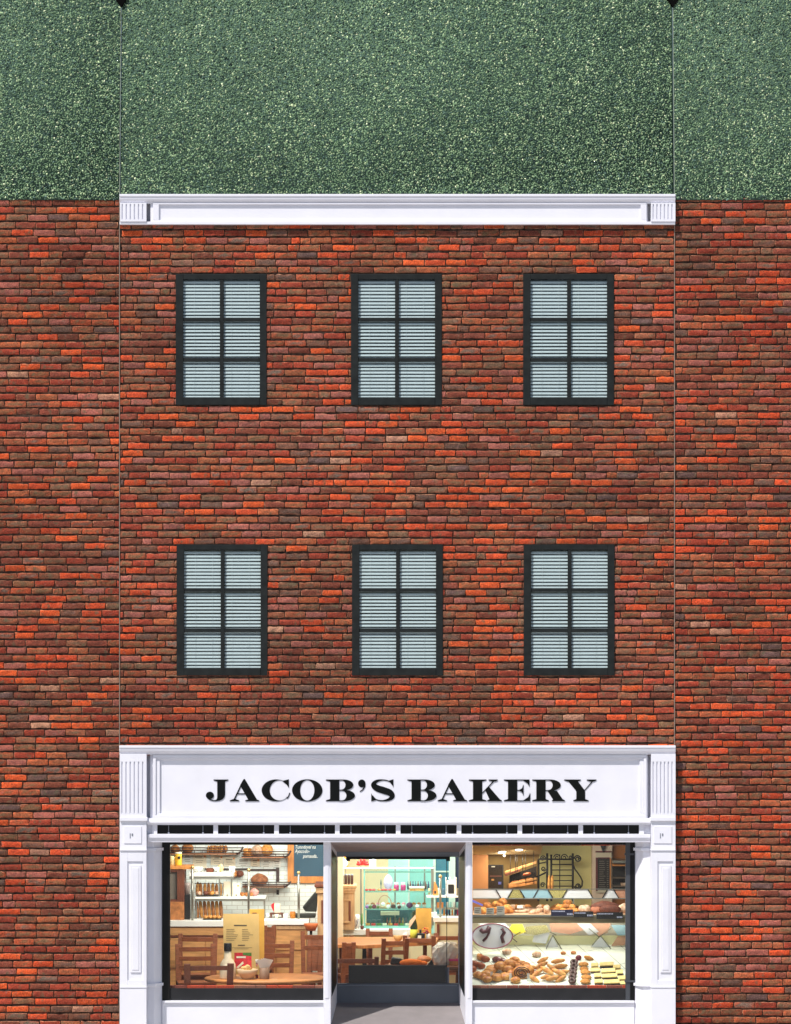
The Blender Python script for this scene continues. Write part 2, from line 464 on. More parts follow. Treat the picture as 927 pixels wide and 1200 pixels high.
# ------------------------------------------------------------------ granule roof
M_GRAN = attr_mat('roof_granules', 'granule_colour', 0.8, 30, 0.8, 1.2)
ROOF_SL = R(70)
LEAN = 0.075   # the roof joints spread a little towards the ridge
GP = np.array([1.52, 1.36, 1.22]) * np.array([rgb(*c) for c in ((46, 64, 58), (66, 90, 76), (84, 112, 90), (102, 132, 106), (124, 152, 124), (160, 182, 150), (30, 44, 46), (190, 206, 180), (76, 102, 98))])
GW = np.array([8, 17, 25, 24, 14, 5, 5, 1.0, 11]); GW = GW / GW.sum()
def granule_roof(parent, x0, x1, z0, up, y0, lean):
    base = np.array(ORIG[parent.name])
    t = np.array([0, math.cos(ROOF_SL), math.sin(ROOF_SL)]); n = np.array([0, -math.sin(ROOF_SL), math.cos(ROOF_SL)]); ex = np.array([1., 0, 0])
    o0 = np.array([0, y0, z0])
    step = 0.0205
    nx = int((x1 - x0) / step); ny = int(up / (step * 1.15))
    u, v = np.meshgrid(np.arange(nx), np.arange(ny))
    N = u.size
    u = x0 + (u.ravel() + .5 + rng.uniform(-.5, .5, N)) * step
    u = np.clip(u, x0 + 0.002, x1 - 0.002)
    v = (v.ravel() + .5 + rng.uniform(-.5, .5, N)) * step * 1.15
    u = u + LEAN * (v / up) * (lean[0] + (lean[1] - lean[0]) * (u - x0) / (x1 - x0))
    r = rng.uniform(0.007, 0.0150, N); h = rng.uniform(0.003, 0.020, N)
    # drifts: where the granules lie thicker the roof is rougher
    an = rng.normal(0.7, 0.8, N); K = 4
    ang = an[:, None] + np.arange(K)[None] * 2 * np.pi / K + rng.uniform(-.35, .35, (N, K))
    rx = r[:, None] * rng.uniform(.75, 1.3, (N, K))
    px_ = rx * np.cos(ang) * 1.45; py_ = rx * np.sin(ang) * 0.8
    ca, sa = np.cos(an)[:, None], np.sin(an)[:, None]
    lx = px_ * ca - py_ * sa; ly = px_ * sa + py_ * ca
    c = o0 + u[:, None] * ex + v[:, None] * t
    ringv = c[:, None] + lx[..., None] * ex + ly[..., None] * t - 0.002 * n
    mid = c[:, None] + (lx * .62)[..., None] * ex + (ly * .62)[..., None] * t + (h * .75)[:, None, None] * n * rng.uniform(.7, 1.2, (N, K, 1))
    top = c + h[:, None] * n * 1.1 + rng.normal(0, .004, N)[:, None] * ex + rng.normal(0, .005, N)[:, None] * t
    verts = np.concatenate([ringv, mid, top[:, None]], 1)
    quads = np.array([(k, (k + 1) % K, K + (k + 1) % K, K + k) for k in range(K)])
    tris = np.array([(K + k, K + (k + 1) % K, 2 * K) for k in range(K)])
    off = (np.arange(N) * (2 * K + 1))[:, None, None]
    fq = (quads[None] + off).reshape(-1, 4); ft = (tris[None] + off).reshape(-1, 3)
    V = verts.reshape(-1, 3)
    # patches of differently weathered granules
    big = np.zeros(N)
    for _ in range(30):
        kx, ky, p = rng.normal(0, 2.2), rng.normal(0, 2.2), rng.uniform(0, 6.28)
        big += np.sin(kx * u + ky * v + p)
    big = big / 5.5
    idx = rng.choice(len(GP), N, p=GW)
    col = GP[idx] * (rng.uniform(.75, 1.25, N) * (1 + .07 * np.clip(big, -1.6, 1.6)))[:, None]
    colv = np.repeat(col[:, None], 2 * K + 1, 1).reshape(-1, 3)
    # the felt below, with thickness, as a sloping slab
    s0 = len(V)
    th = 0.12
    sv = []
    for x, ln in ((x0, lean[0]), (x1, lean[1])):
        a = o0 + x * ex; b = a + (up + .05) * t + LEAN * ln * ex
        sv += [a, b, b - th * n, a - th * n]
    sv = np.array(sv)
    sf = [(0, 4, 5, 1), (1, 5, 6, 2), (2, 6, 7, 3), (3, 7, 4, 0), (0, 1, 2, 3), (4, 7, 6, 5)]
    V = np.concatenate([V, sv]) - base
    sfa = np.array(sf) + s0
    quads_all = np.concatenate([fq, sfa])
    loops = np.concatenate([quads_all.ravel(), ft.ravel()]).astype(np.int32)
    starts = np.concatenate([np.arange(len(quads_all)) * 4, quads_all.size + np.arange(len(ft)) * 3]).astype(np.int32)
    me = bpy.data.meshes.new('roof')
    me.vertices.add(len(V)); me.vertices.foreach_set('co', V.ravel())
    me.loops.add(len(loops)); me.loops.foreach_set('vertex_index', loops)
    me.polygons.add(len(starts)); me.polygons.foreach_set('loop_start', starts)
    me.materials.append(M_GRAN)
    me.update(calc_edges=True)
    at = me.attributes.new('granule_colour', 'FLOAT_COLOR', 'POINT')
    cc = np.ones((len(V), 4)); cc[:s0, :3] = colv; cc[s0:, :3] = rgb(56, 80, 68)
    at.data.foreach_set('color', cc.ravel())
    o = bpy.data.objects.new('roof', me); COL.objects.link(o); o.parent = parent
    ORIG[o.name] = ORIG[parent.name]
    return o

BX0, BX1 = PX(140.6), PX(790.0)
ZTOP = PZ(231.0)
bakery = root('bakery_building', ((BX0 + BX1) / 2, 0, 0),
              'three storey red brick bakery with six blind-covered windows above a white shopfront', 'building')
WIN = [(206, 321), (411.3, 321), (613, 321), (207, 638), (412.5, 638), (613.7, 638)]
WW, WH = 106.5, 153.7
holes = [(PX(a), PX(a + WW), PZ(b + WH), PZ(b)) for a, b in WIN]
shop_hole = (BX0 - .01, BX1 + .01, -0.1, PZ(885))
corn_hole = (BX0 - .01, BX1 + .01, PZ(250), ZTOP + 1)
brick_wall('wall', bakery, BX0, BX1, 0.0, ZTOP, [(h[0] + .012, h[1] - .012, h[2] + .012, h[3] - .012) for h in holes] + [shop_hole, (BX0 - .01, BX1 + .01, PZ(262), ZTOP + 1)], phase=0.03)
granule_roof(bakery, BX0, BX1, PZ(233), 3.7, 0.02, (-1, 1))
sh = MB()   # party walls, back wall and floor slab closing the building
for x in (BX0, BX1 - 0.2): sh.box(x, x + 0.2, 0.27, 9.0, 0.0, ZTOP - .1, M_DARKROOM)
sh.box(BX0, BX1, 9.0, 9.2, 0, ZTOP - .1, M_DARKROOM)
sh.box(BX0 + .2, BX1 - .2, 0.27, 9.0, 2.95, 3.1, M_DARKROOM)
sh.box(BX0 + .2, BX1 - .2, 0.27, 9.0, ZTOP - .4, ZTOP - .2, M_DARKROOM)
sh.box(BX0, BX1, 0.125, 0.26, PZ(262), ZTOP - 0.06, M_DARKROOM)
sh.build('inner_shell', bakery)

LX0, RX1 = PX(-130), PX(1060)
for (a, b, lab, ph, tint) in ((LX0, PX(139.6), 'plain windowless brick building adjoining the bakery on the left', 0.01, (1.0, 0.95, .92)),
                              (PX(790.9), RX1, 'plain windowless brick building adjoining the bakery on the right', 0.055, (1.02, .93, .92))):
    nb = root('adjoining_building', ((a + b) / 2, 0, 0), lab, 'building', 'plain brick buildings either side of the bakery')
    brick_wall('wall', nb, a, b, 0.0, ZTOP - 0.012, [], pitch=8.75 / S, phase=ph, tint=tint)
    granule_roof(nb, a, b, PZ(234), 3.7, -0.012, (-1, -1) if a == LX0 else (1, 1))
    s2 = MB(); s2.box(a, b, 9.0, 9.2, 0, ZTOP - .1, M_DARKROOM)
    xo = (a, a + .2) if a == LX0 else (b - .2, b)
    s2.box(xo[0], xo[1], .27, 9.0, 0, ZTOP - .1, M_DARKROOM)
    s2.build('inner_shell', nb)
    # pale joint where the two buildings meet, up the wall and on up the roof
    xs_ = PX(140.1) if a == LX0 else PX(790.45)
    j = MB(); j.box(xs_ - .0052, xs_ + .0052, -0.010, 0.02, 0.0, ZTOP - .02, M_SEAM)
    j.build('expansion_joint', nb)
    j = MB()
    t = Vector((0, math.cos(ROOF_SL), math.sin(ROOF_SL))); n_ = Vector((0, -math.sin(ROOF_SL), math.cos(ROOF_SL)))
    p0 = Vector((xs_, 0.0, PZ(233)))
    vs = []
    sg = -1 if a == LX0 else 1
    for q in (p0, p0 + t * 3.65 + Vector((sg * LEAN, 0, 0))):
        for dx in (-.0042, .0042):
            for dn in (-.02, .013): vs.append(q + Vector((dx, 0, 0)) + n_ * dn)
    j.add(vs, [(0, 1, 3, 2), (4, 6, 7, 5), (0, 4, 5, 1), (2, 3, 7, 6), (0, 2, 6, 4), (1, 5, 7, 3)], M_SEAMDARK)
    j.build('roof_joint', nb)
    # small black triangular tab lying on the roof at the head of the joint
    tb = MB()
    def rz(py):   # distance up the roof whose pixel row is py
        lo, hi = 0, 6
        for _ in range(40):
            m_ = (lo + hi) / 2; q = p0 + t * m_
            if HZ - (q.z - CZ) * S * D / (D + q.y) > py: lo = m_
            else: hi = m_
        return lo
    d1, d0 = rz(9.5), rz(-3)
    hx = lambda d: Vector((sg * LEAN * d / 3.7, 0, 0))
    tri = [p0 + t * d1 + hx(d1), p0 + t * d0 + hx(d0) + Vector((-.1, 0, 0)), p0 + t * d0 + hx(d0) + Vector((.1, 0, 0))]
    vs = [q + n_ * .028 for q in tri] + [q for q in tri]
    tb.add(vs, [(0, 2, 1), (3, 4, 5), (0, 1, 4, 3), (1, 2, 5, 4), (2, 0, 3, 5)], mat('bitumen', (0.004, 0.004, 0.004), 1.0, 0.1, 8, spec=0.0))
    tb.build('roof_tab', nb)

# ------------------------------------------------------------------ upper windows
def make_window(i, px, py):
    x0, x1, z1, z0 = PX(px), PX(px + WW), PZ(py), PZ(py + WH)
    pr = lambda a: x0 + a / S
    pz = lambda b: z1 - b / S
    f = MB()
    y0, y1 = -0.012, 0.10
    cols = [(0, 8.8), (51.6, 56.2), (98.4, WW)]
    rows = [(0, 6.4), (51.2, 55.4), (98.4, 102.6), (144.6, WH)]
    f.box(pr(0), pr(8.8), y0, y1, z0, z1, M_FRAME); f.box(pr(98.4), pr(WW), y0, y1, z0, z1, M_FRAME)
    f.box(pr(8.8), pr(98.4), y0 + .002, y1, pz(6.4), z1 - .001, M_FRAME)
    f.box(pr(8.8), pr(98.4), y0 - .006, y1, z0 + .001, pz(144.6), M_FRAME)
    f.box(pr(51.6), pr(56.2), y0 + .006, y1 - .03, pz(144.6), pz(6.4), M_FRAME)
    for a, b in rows[1:3]:
        f.box(pr(8.8), pr(51.6), y0 + .009, y1 - .035, pz(b), pz(a), M_FRAME)
        f.box(pr(56.2), pr(98.4), y0 + .009, y1 - .035, pz(b), pz(a), M_FRAME)
    # inner stops round each pane
    fo = f.build('window', bakery, bevel=0.004)
    for (a, b) in ((8.8, 51.6), (56.2, 98.4)):
        for (c, d) in ((6.4, 51.2), (55.4, 98.4), (102.6, 144.6)):
            p = MB(); p.box(pr(a) + .001, pr(b) - .001, 0.003, 0.006, pz(d) + .001, pz(c) - .001, M_GLASSUP)
            p.build('pane', fo)
    bl = MB(); pitch = 4.06 / S; k = 0
    rnd = random.Random(i)
    z = pz(7.5)
    while z > pz(143):
        fz = (pz(0) - z) * S / WH; tl = R(59 - 9 * math.exp(-((fz - .5) / .16) ** 2) + rnd.uniform(-1.5, 1.5)); c = 0.0425  # middle slats opened further to darken them, imitating a dark reflection
        dy, dz_ = math.cos(tl) * c, math.sin(tl) * c
        sag = rnd.uniform(-.0012, .0012)
        prof = []
        for q in range(5):
            s_ = q / 4 - .5; bow = 0.007 * (1 - 4 * s_ * s_)
            prof.append((0.032 + s_ * dy - bow * math.sin(tl), z - pitch / 2 + s_ * dz_ + bow * math.cos(tl)))
        vs = []
        for xx, zz in ((pr(8.0), 0), (pr(53), sag), (pr(99), -sag)):
            vs += [(xx, p[0], p[1] + zz) for p in prof]
        fs = [(5 * s + q, 5 * (s + 1) + q, 5 * (s + 1) + q + 1, 5 * s + q + 1) for s in (0, 1) for q in range(4)]
        bl.add(vs, fs, M_BLIND, True)
        z -= pitch
    for xx in (22, 42, 65, 85): bl.tube([(pr(xx), 0.010, pz(6.4)), (pr(xx), 0.010, pz(144))], 0.0008, M_BLIND, 4)
    bl.build('blind', fo)
    bk = MB(); bk.box(pr(3), pr(WW - 3), 0.20, 0.24, z0 + .03, z1 - .03, M_DARKROOM)
    bk.build('backing', fo)
for i, (a, b) in enumerate(WIN): make_window(i, a, b)

# ------------------------------------------------------------------ classical white trim
def panel_and_frame(mb, px0, px1, py0, py1, yb, yf, fl, ft_, m):
    """raised frame (fl wide at the sides, ft_ at top and bottom) round a flat panel"""
    mb.box(PX(px0), PX(px1), yf, yb, PZ(py0 + ft_), PZ(py0), m)
    mb.box(PX(px0), PX(px1), yf, yb, PZ(py1), PZ(py1 - ft_), m)
    mb.box(PX(px0), PX(px0 + fl), yf + .0005, yb, PZ(py1 - ft_), PZ(py0 + ft_), m)
    mb.box(PX(px1 - fl), PX(px1), yf + .0005, yb, PZ(py1 - ft_), PZ(py0 + ft_), m)

def fluted(mb, px0, px1, py0, py1, yf, yb, m, g0, g1):
    """block with six vertical grooves between rows g0 and g1"""
    mb.box(PX(px0), PX(px1), yf, yb, PZ(g0), PZ(py0), m)
    mb.box(PX(px0), PX(px1), yf, yb, PZ(py1), PZ(g1), m)
    n = 6; p = (px1 - px0 - 2.2) / n; gw = 1.55
    x = px0
    for i in range(n):
        gx = px0 + 1.8 + i * p
        mb.box(PX(x), PX(gx), yf, yb, PZ(g1), PZ(g0), m)
        x = gx + gw
    mb.box(PX(x), PX(px1), yf, yb, PZ(g1), PZ(g0), m)
    mb.box(PX(px0 + .5), PX(px1 - .5), yf + .016, yb, PZ(g1), PZ(g0), m)

def cornice_prof(py0, yb, out):
    z = PZ(py0)
    return [(yb, z), (-out, z), (-out, z - .030), (-out + .012, z - .034), (-out + .012, z - .058), (-out + .018, z - .075),
            (-out + .032, z - .092), (-out + .05, z - .102), (-out + .05, z - .118), (yb, z - .118)]

# upper cornice
cb = MB()
cb.prism(cornice_prof(228.4, 0.124, 0.085), 'x', BX0, BX1 + .012, M_WHITE)
cb.box(BX0 + .001, BX1 + .010, -0.062, 0.02, PZ(263.8), PZ(260.4), M_WHITE)
co = cb.build('cornice', bakery, bevel=0.004)
p = MB(); p.box(PX(176.4), PX(758.6), -0.022, 0.02, PZ(260.4), PZ(238), M_WHITE)
p.box(PX(171.5), PX(176.4), 0.085, 0.12, PZ(260.4), PZ(236), M_WHITE); p.box(PX(758.6), PX(764), 0.085, 0.12, PZ(260.4), PZ(236), M_WHITE)
panel_and_frame(p, 179.5, 757.5, 238.4, 260.3, -0.0215, -0.048, 7.0, 1.8, M_WHITE)
p.build('panel', co, bevel=0.004)
for a, b in ((141.2, 172), (762.5, 791)):
    q = MB(); fluted(q, a, b, 238.6, 260.4, -0.075, 0.02, M_WHITE, 240.0, 258.0); q.build('fluted_block', co)

# the shop sign: a thing of its own
sign = root('shop_sign', (PX(466), 0, PZ(966)), 'long white fascia sign with raised black serif letters above the shop windows', 'sign')
b_ = MB()
b_.prism(cornice_prof(873.5, 0.1, 0.125), 'x', BX0, BX1 + .012, M_WHITE)
b_.build('cornice', sign, bevel=0.004)
b_ = MB(); b_.box(PX(176.2), PX(759), -0.02, 0.1, PZ(966), PZ(883), M_WHITE)
b_.box(PX(172), PX(176.2), 0.085, 0.1, PZ(966), PZ(883), M_WHITE); b_.box(PX(759), PX(763), 0.085, 0.1, PZ(966), PZ(883), M_WHITE)
b_.build('board', sign)
b_ = MB()
panel_and_frame(b_, 179.5, 757.5, 884.5, 958.6, -0.021, -0.062, 3.6, 3.4, M_WHITE)
panel_and_frame(b_, 183.1, 753.9, 887.9, 955.2, -0.021, -0.045, 4.6, 2.2, M_WHITE)
b_.build('frame_moulding', sign, bevel=0.005)
b_ = MB()
zc = PZ(958.6)
b_.prism([(0.1, zc), (-0.070, zc), (-0.070, zc - .028), (-0.088, zc - .034), (-0.088, zc - .060), (-0.066, zc - .074), (-0.066, zc - .088), (0.1, zc - .088)], 'x', PX(172.5), PX(762.5), M_WHITE)
b_.build('ledge', sign, bevel=0.003)

# letters: outlines in a 94-unit cap height
def arc(cx, cy, rx, ry, a0, a1, n=22):
    return [(cx + rx * math.cos(R(a0 + (a1 - a0) * i / n)), cy + ry * math.sin(R(a0 + (a1 - a0) * i / n))) for i in range(n + 1)]
def band(o, i):   # crescent between an outer and an inner arc
    return ('strip', o, i)
def serif_t(x0, x1, a, b, y=94):   # flat serif at the head of a stem a..b
    return [(x0, y), (x0, y - 3.5), (a, y - 9), (b, y - 9), (x1, y - 3.5), (x1, y)]
def serif_b(x0, x1, a, b):
    return [(x0, 0), (x1, 0), (x1, 3.5), (b, 9), (a, 9), (x0, 3.5)]
def stroke(pts, ws, n=8):
    P = [Vector(p) for p in pts]; out_l = []; out_r = []
    Q = []; W_ = []
    for i in range(len(P) - 1):
        a, b, c, d = P[max(0, i - 1)], P[i], P[i + 1], P[min(len(P) - 1, i + 2)]
        for k in range(n):
            t = k / n
            Q.append(.5 * ((2 * b) + (c - a) * t + (2 * a - 5 * b + 4 * c - d) * t * t + (-a + 3 * b - 3 * c + d) * t ** 3))
            W_.append(ws[i] * (1 - t) + ws[i + 1] * t)
    Q.append(P[-1]); W_.append(ws[-1])
    for i, q in enumerate(Q):
        t = (Q[min(len(Q) - 1, i + 1)] - Q[max(0, i - 1)]).normalized(); nn = Vector((-t.y, t.x))
        out_l.append(tuple(q + nn * W_[i] / 2)); out_r.append(tuple(q - nn * W_[i] / 2))
    return ('strip', out_l, out_r)
stem = lambda a=18, b=58: [(a, 3), (b, 3), (b, 91), (a, 91)]
def gl_A():
    return [[(60, 96), (65, 96), (120, 3), (82, 3), (44, 69), (51, 81)], [(60, 96), (53, 85), (14, 3), (20, 3), (58, 82)],
            [(26, 30), (68, 30), (66, 34), (28, 34)], serif_b(0, 40, 14, 24), serif_b(67, 127, 84, 112)]
def gl_B():
    return [stem(), serif_t(0, 60, 18, 40), serif_b(0, 60, 18, 40)[:], band(arc(76, 70.5, 43, 23.5, -90, 90), arc(68, 70.5, 17, 20, -90, 90)),
            band(arc(78, 24.5, 48, 24.5, -90, 90), arc(70, 24.5, 19, 21, -90, 90)),
            [(56, 94), (78, 94), (78, 90.5), (56, 90.5)], [(56, 50), (78, 50), (78, 46), (56, 46)], [(56, 3.5), (78, 3.5), (78, 0), (56, 0)]]
GL = {
    'J': (98, [[(50, 91), (84, 91), (84, 28), (50, 22)], serif_t(34, 98, 50, 84),
               ('strip', [(84, 28), (81, 17), (73, 8), (60, 2), (44, 0), (30, 0.5), (16, 5), (6, 14)], [(50, 22), (50, 15), (48, 9), (45, 6), (40, 4.5), (30, 5), (20, 9), (12, 18)]),
               arc(18, 25, 17.5, 16, 0, 360)]),
    'A': (127, gl_A()),
    'C': (122, [band(arc(63, 47, 63, 47.5, 38, 322, 40), arc(78, 47, 43, 44, 44, 316, 40)), [(118, 95), (118, 58), (108, 73), (96, 82), (90, 88)], 
                stroke([(109, 13), (116, 20), (122, 36)], [8, 4, 4], 5)]),
    'O': (132, [band(arc(66, 47, 66, 48, 0, 360, 56), arc(66, 47, 31, 44.5, 0, 360, 56))]),
    'B': (126, gl_B()),
    '’': (35, [arc(16, 77, 16, 17, 0, 360), ('strip', [(32, 77), (31, 62), (22, 48), (9, 40)], [(20, 70), (24, 62), (18, 51), (7, 43)])]),
    'S': (108, [stroke([(97, 70), (82, 86), (54, 92), (26, 86), (14, 71), (28, 57), (56, 47), (84, 37), (95, 22), (82, 8), (54, 2), (26, 7), (9, 24)],
                       [4, 4, 5, 13, 22, 28, 30, 28, 22, 13, 5, 4, 4]), [(100, 95), (100, 60), (93, 76), (80, 89)], [(4, -1), (4, 34), (12, 18), (26, 5)]]),
    'K': (143, [stem(), serif_t(0, 76, 18, 58), serif_b(0, 76, 18, 58), [(57, 36), (57, 31), (112, 88), (106, 88)], [(70, 50), (86, 64), (139, 3), (92, 3)],
                serif_t(86, 125, 102, 116), serif_b(80, 143, 92, 132)]),
    'E': (115, [stem(), serif_t(0, 60, 18, 40), serif_b(0, 60, 18, 40), [(56, 94), (110, 94), (110, 90.5), (56, 90.5)], [(56, 49), (84, 49), (84, 45.5), (56, 45.5)],
                [(56, 3.5), (112, 3.5), (112, 0), (56, 0)], [(111, 94), (111, 62), (104, 76), (84, 90)], [(85, 72), (85, 23), (79, 39), (64, 47.5), (79, 56)], [(114, 0), (114, 36), (106, 18), (84, 3)]]),
    'R': (142, [stem(), serif_t(0, 60, 18, 40), serif_b(0, 72, 18, 58), band(arc(78, 69.5, 46, 24.5, -90, 90), arc(70, 69.5, 19, 21, -90, 90)),
                [(56, 94), (80, 94), (80, 90.5), (56, 90.5)], [(56, 48), (80, 48), (80, 44.5), (56, 44.5)], [(66, 46), (92, 47), (108, 44), (136, 3), (94, 3)], serif_b(86, 142, 94, 132)]),
    'Y': (140, [[(14, 91), (56, 91), (88, 49), (91, 42), (91, 3), (53, 3), (53, 40), (50, 48)], [(84, 44), (88, 44), (128, 88), (122, 88)],
                serif_t(0, 72, 16, 58), serif_t(98, 140, 114, 130), serif_b(40, 106, 53, 91)]),
}
TXT = [('J', 241.2), ('A', 269.5), ('C', 306.7), ('O', 342.3), ('B', 382), ('’', 419.7), ('S', 434), ('B', 477.4), ('A', 513), ('K', 549.4), ('E', 590.4), ('R', 623.6), ('Y', 661)]
for ch, lx in TXT:
    wd, pcs = GL[ch]
    mb = MB(); u = 1 / 3.708 / S
    for i, pc in enumerate(pcs):
        yf = -0.027 - i * 0.0005
        mp_ = lambda q: (PX(lx) + q[0] * u, PZ(938.8) + q[1] * u)
        if isinstance(pc, tuple):
            A_, B_ = [mp_(q) for q in pc[1]], [mp_(q) for q in pc[2]]; n = len(A_)
            vs = [(x, y, z) for y in (yf, -0.02) for (x, z) in A_ + B_]
            fs = []
            for k in range(n - 1):
                fs += [(k, k + 1, n + k + 1, n + k), (k, 2 * n + k, 2 * n + k + 1, k + 1), (n + k, n + k + 1, 3 * n + k + 1, 3 * n + k)]
            fs += [(0, n, 3 * n, 2 * n), (n - 1, 3 * n - 1, 4 * n - 1, 2 * n - 1)]
            mb.add(vs, fs, M_LETTER)
        else:
            P_ = [mp_(q) for q in pc]
            if P_[0] == P_[-1]: P_.pop()
            if (Vector(P_[0]) - Vector(P_[-1])).length < 1e-6: P_.pop()
            mb.prism(P_, 'y', yf, -0.02, M_LETTER)
    mb.build('letter', sign)

# transom strip
tr = MB()
tr.box(PX(184), PX(749.5), 0.02, 0.1, PZ(977), PZ(966.6), M_BLACK)
tr.box(PX(172.5), PX(184), 0.0, 0.1, PZ(977), PZ(966.6), M_WHITE); tr.box(PX(749.5), PX(762.5), 0.0, 0.1, PZ(977), PZ(966.6), M_WHITE)
for i in range(9):
    a = 250.2 + 71.25 * (i - 1); bq = a + 5.4
    if i == 0: a, bq = 178.6, 184.4
    if i == 8: a, bq = 748.8, 754.6
    tr.box(PX(a), PX(bq), -0.036, 0.02, PZ(977.5), PZ(966.2), M_WHITE)
tro = tr.build('transom_window', bakery, bevel=0.002)
for i in range(8):
    for off in (13.2, 53.4):
        c = MB(); x = 184.4 + 71.25 * i + off
        c.box(PX(x - .35), PX(x + .35), -0.004, 0.019, PZ(975.6), PZ(967.0), M_GREYPAINT)
        c.box(PX(x - .9), PX(x + .9), -0.006, 0.0185, PZ(977.0), PZ(975.4), M_WHITE); c.build('clip', tro)
lt = MB(); z = PZ(977.2)
lt.prism([(0.16, z), (-0.058, z), (-0.058, z - .05), (-0.048, z - .056), (-0.048, z - .070), (-0.034, z - .088), (-0.034, z - .108), (0.16, z - .108)], 'x', PX(173), PX(762), M_WHITE)
lt.build('lintel', bakery, bevel=0.004)

# pilasters
def pilaster(side):
    a, b = (141.2, 172.4) if side < 0 else (762.4, 791)
    p = MB()
    fluted(p, a, b, 883, 957.2, -0.105, 0.1, M_WHITE, 892.5, 953.0)
    po = p.build('pilaster', bakery, bevel=0.002)
    for (z0_, z1_, yy, gx) in ((957.2, 961.8, -0.126, 1.2), (994.6, 996.6, -0.122, 0.4), (1154.6, 1157.0, -0.122, .4)):
        ga = 0 if side < 0 else gx; gb = gx if side < 0 else 0
        q = MB(); q.box(PX(a - ga), PX(b + gb), yy, 0.1, PZ(z1_), PZ(z0_), M_WHITE)
        q.build('ledge', po, bevel=0.005)
    s = MB()
    s.box(PX(a), PX(b), -0.098, 0.1, PZ(994.6), PZ(961.8), M_WHITE)
    c0, c1 = (152, 166.5) if side < 0 else (765.5, 786.5)
    if side < 0: c0 = 146
    s.box(PX(c0), PX(c1), -0.108, -0.09, PZ(988), PZ(968), M_WHITE)
    cx = (a + b) / 2 - 4
    # the small raised mark on the block
    s.box(PX(cx), PX(cx + .9), -0.114, -0.1, PZ(981.8), PZ(976.0), M_GREYPAINT)
    s.box(PX(cx + 2.2), PX(cx + 3.8), -0.114, -0.1, PZ(979.2), PZ(976.2), M_GREYPAINT)
    s.build('block', po, bevel=0.003)
    s = MB()
    yf = -0.108
    pa, pb = (150.2, 168.4) if side < 0 else (770, 788.2)
    s.box(PX(a), PX(pa), yf, 0.1, PZ(1154.6), PZ(996.6), M_WHITE); s.box(PX(pb), PX(b), yf, 0.1, PZ(1154.6), PZ(996.6), M_WHITE)
    s.box(PX(pa), PX(pb), yf, 0.1, PZ(1009), PZ(996.6), M_WHITE); s.box(PX(pa), PX(pb), yf, 0.1, PZ(1154.6), PZ(1148), M_WHITE)
    s.box(PX(pa), PX(pb), yf + .016, 0.1, PZ(1148), PZ(1009), M_WHITE)
    s.box(PX(pa + 3.2), PX(pb - 2.6), yf + .002, yf + .016, PZ(1139), PZ(1013.5), M_WHITE)
    s.box(PX(pa + 5.4), PX(pb - 5.0), yf - .004, yf + .002, PZ(1136), PZ(1016.5), M_WHITE)
    s.build('shaft', po, bevel=0.003)
    s = MB(); s.box(PX(a), PX(b), -0.114, 0.1, 0.0, PZ(1157), M_WHITE)
    s.build('base', po, bevel=0.004)
    # the splayed return beside the shop window
    s = MB()
    xa, xb = (172.4, 190.4) if side < 0 else (762.4, 743.0)
    def ret(grow, z0_, z1_):
        g_ = grow / S * (1 if side < 0 else -1)
        X0, X1 = PX(xa), PX(xb, .2)
        xm = X0 + (X1 - X0) * .45
        out = [(X0 + g_ * 0, 0.06 - grow / S), (xm + g_, 0.07 - grow / S), (X1 + g_, 0.2), (X1 + g_, 0.26), (X0, 0.26)]
        s.prism(out, 'z', z0_, z1_, M_WHITE)
    ret(0, PZ(994), PZ(985.5)); ret(2.6, PZ(997.5), PZ(994)); ret(0, PZ(1153), PZ(997.5)); ret(2.4, PZ(1156.5), PZ(1153)); ret(0.3, 0.0, PZ(1156.5))
    s.build('splayed_reveal', po, bevel=0.003)
pilaster(-1); pilaster(1)

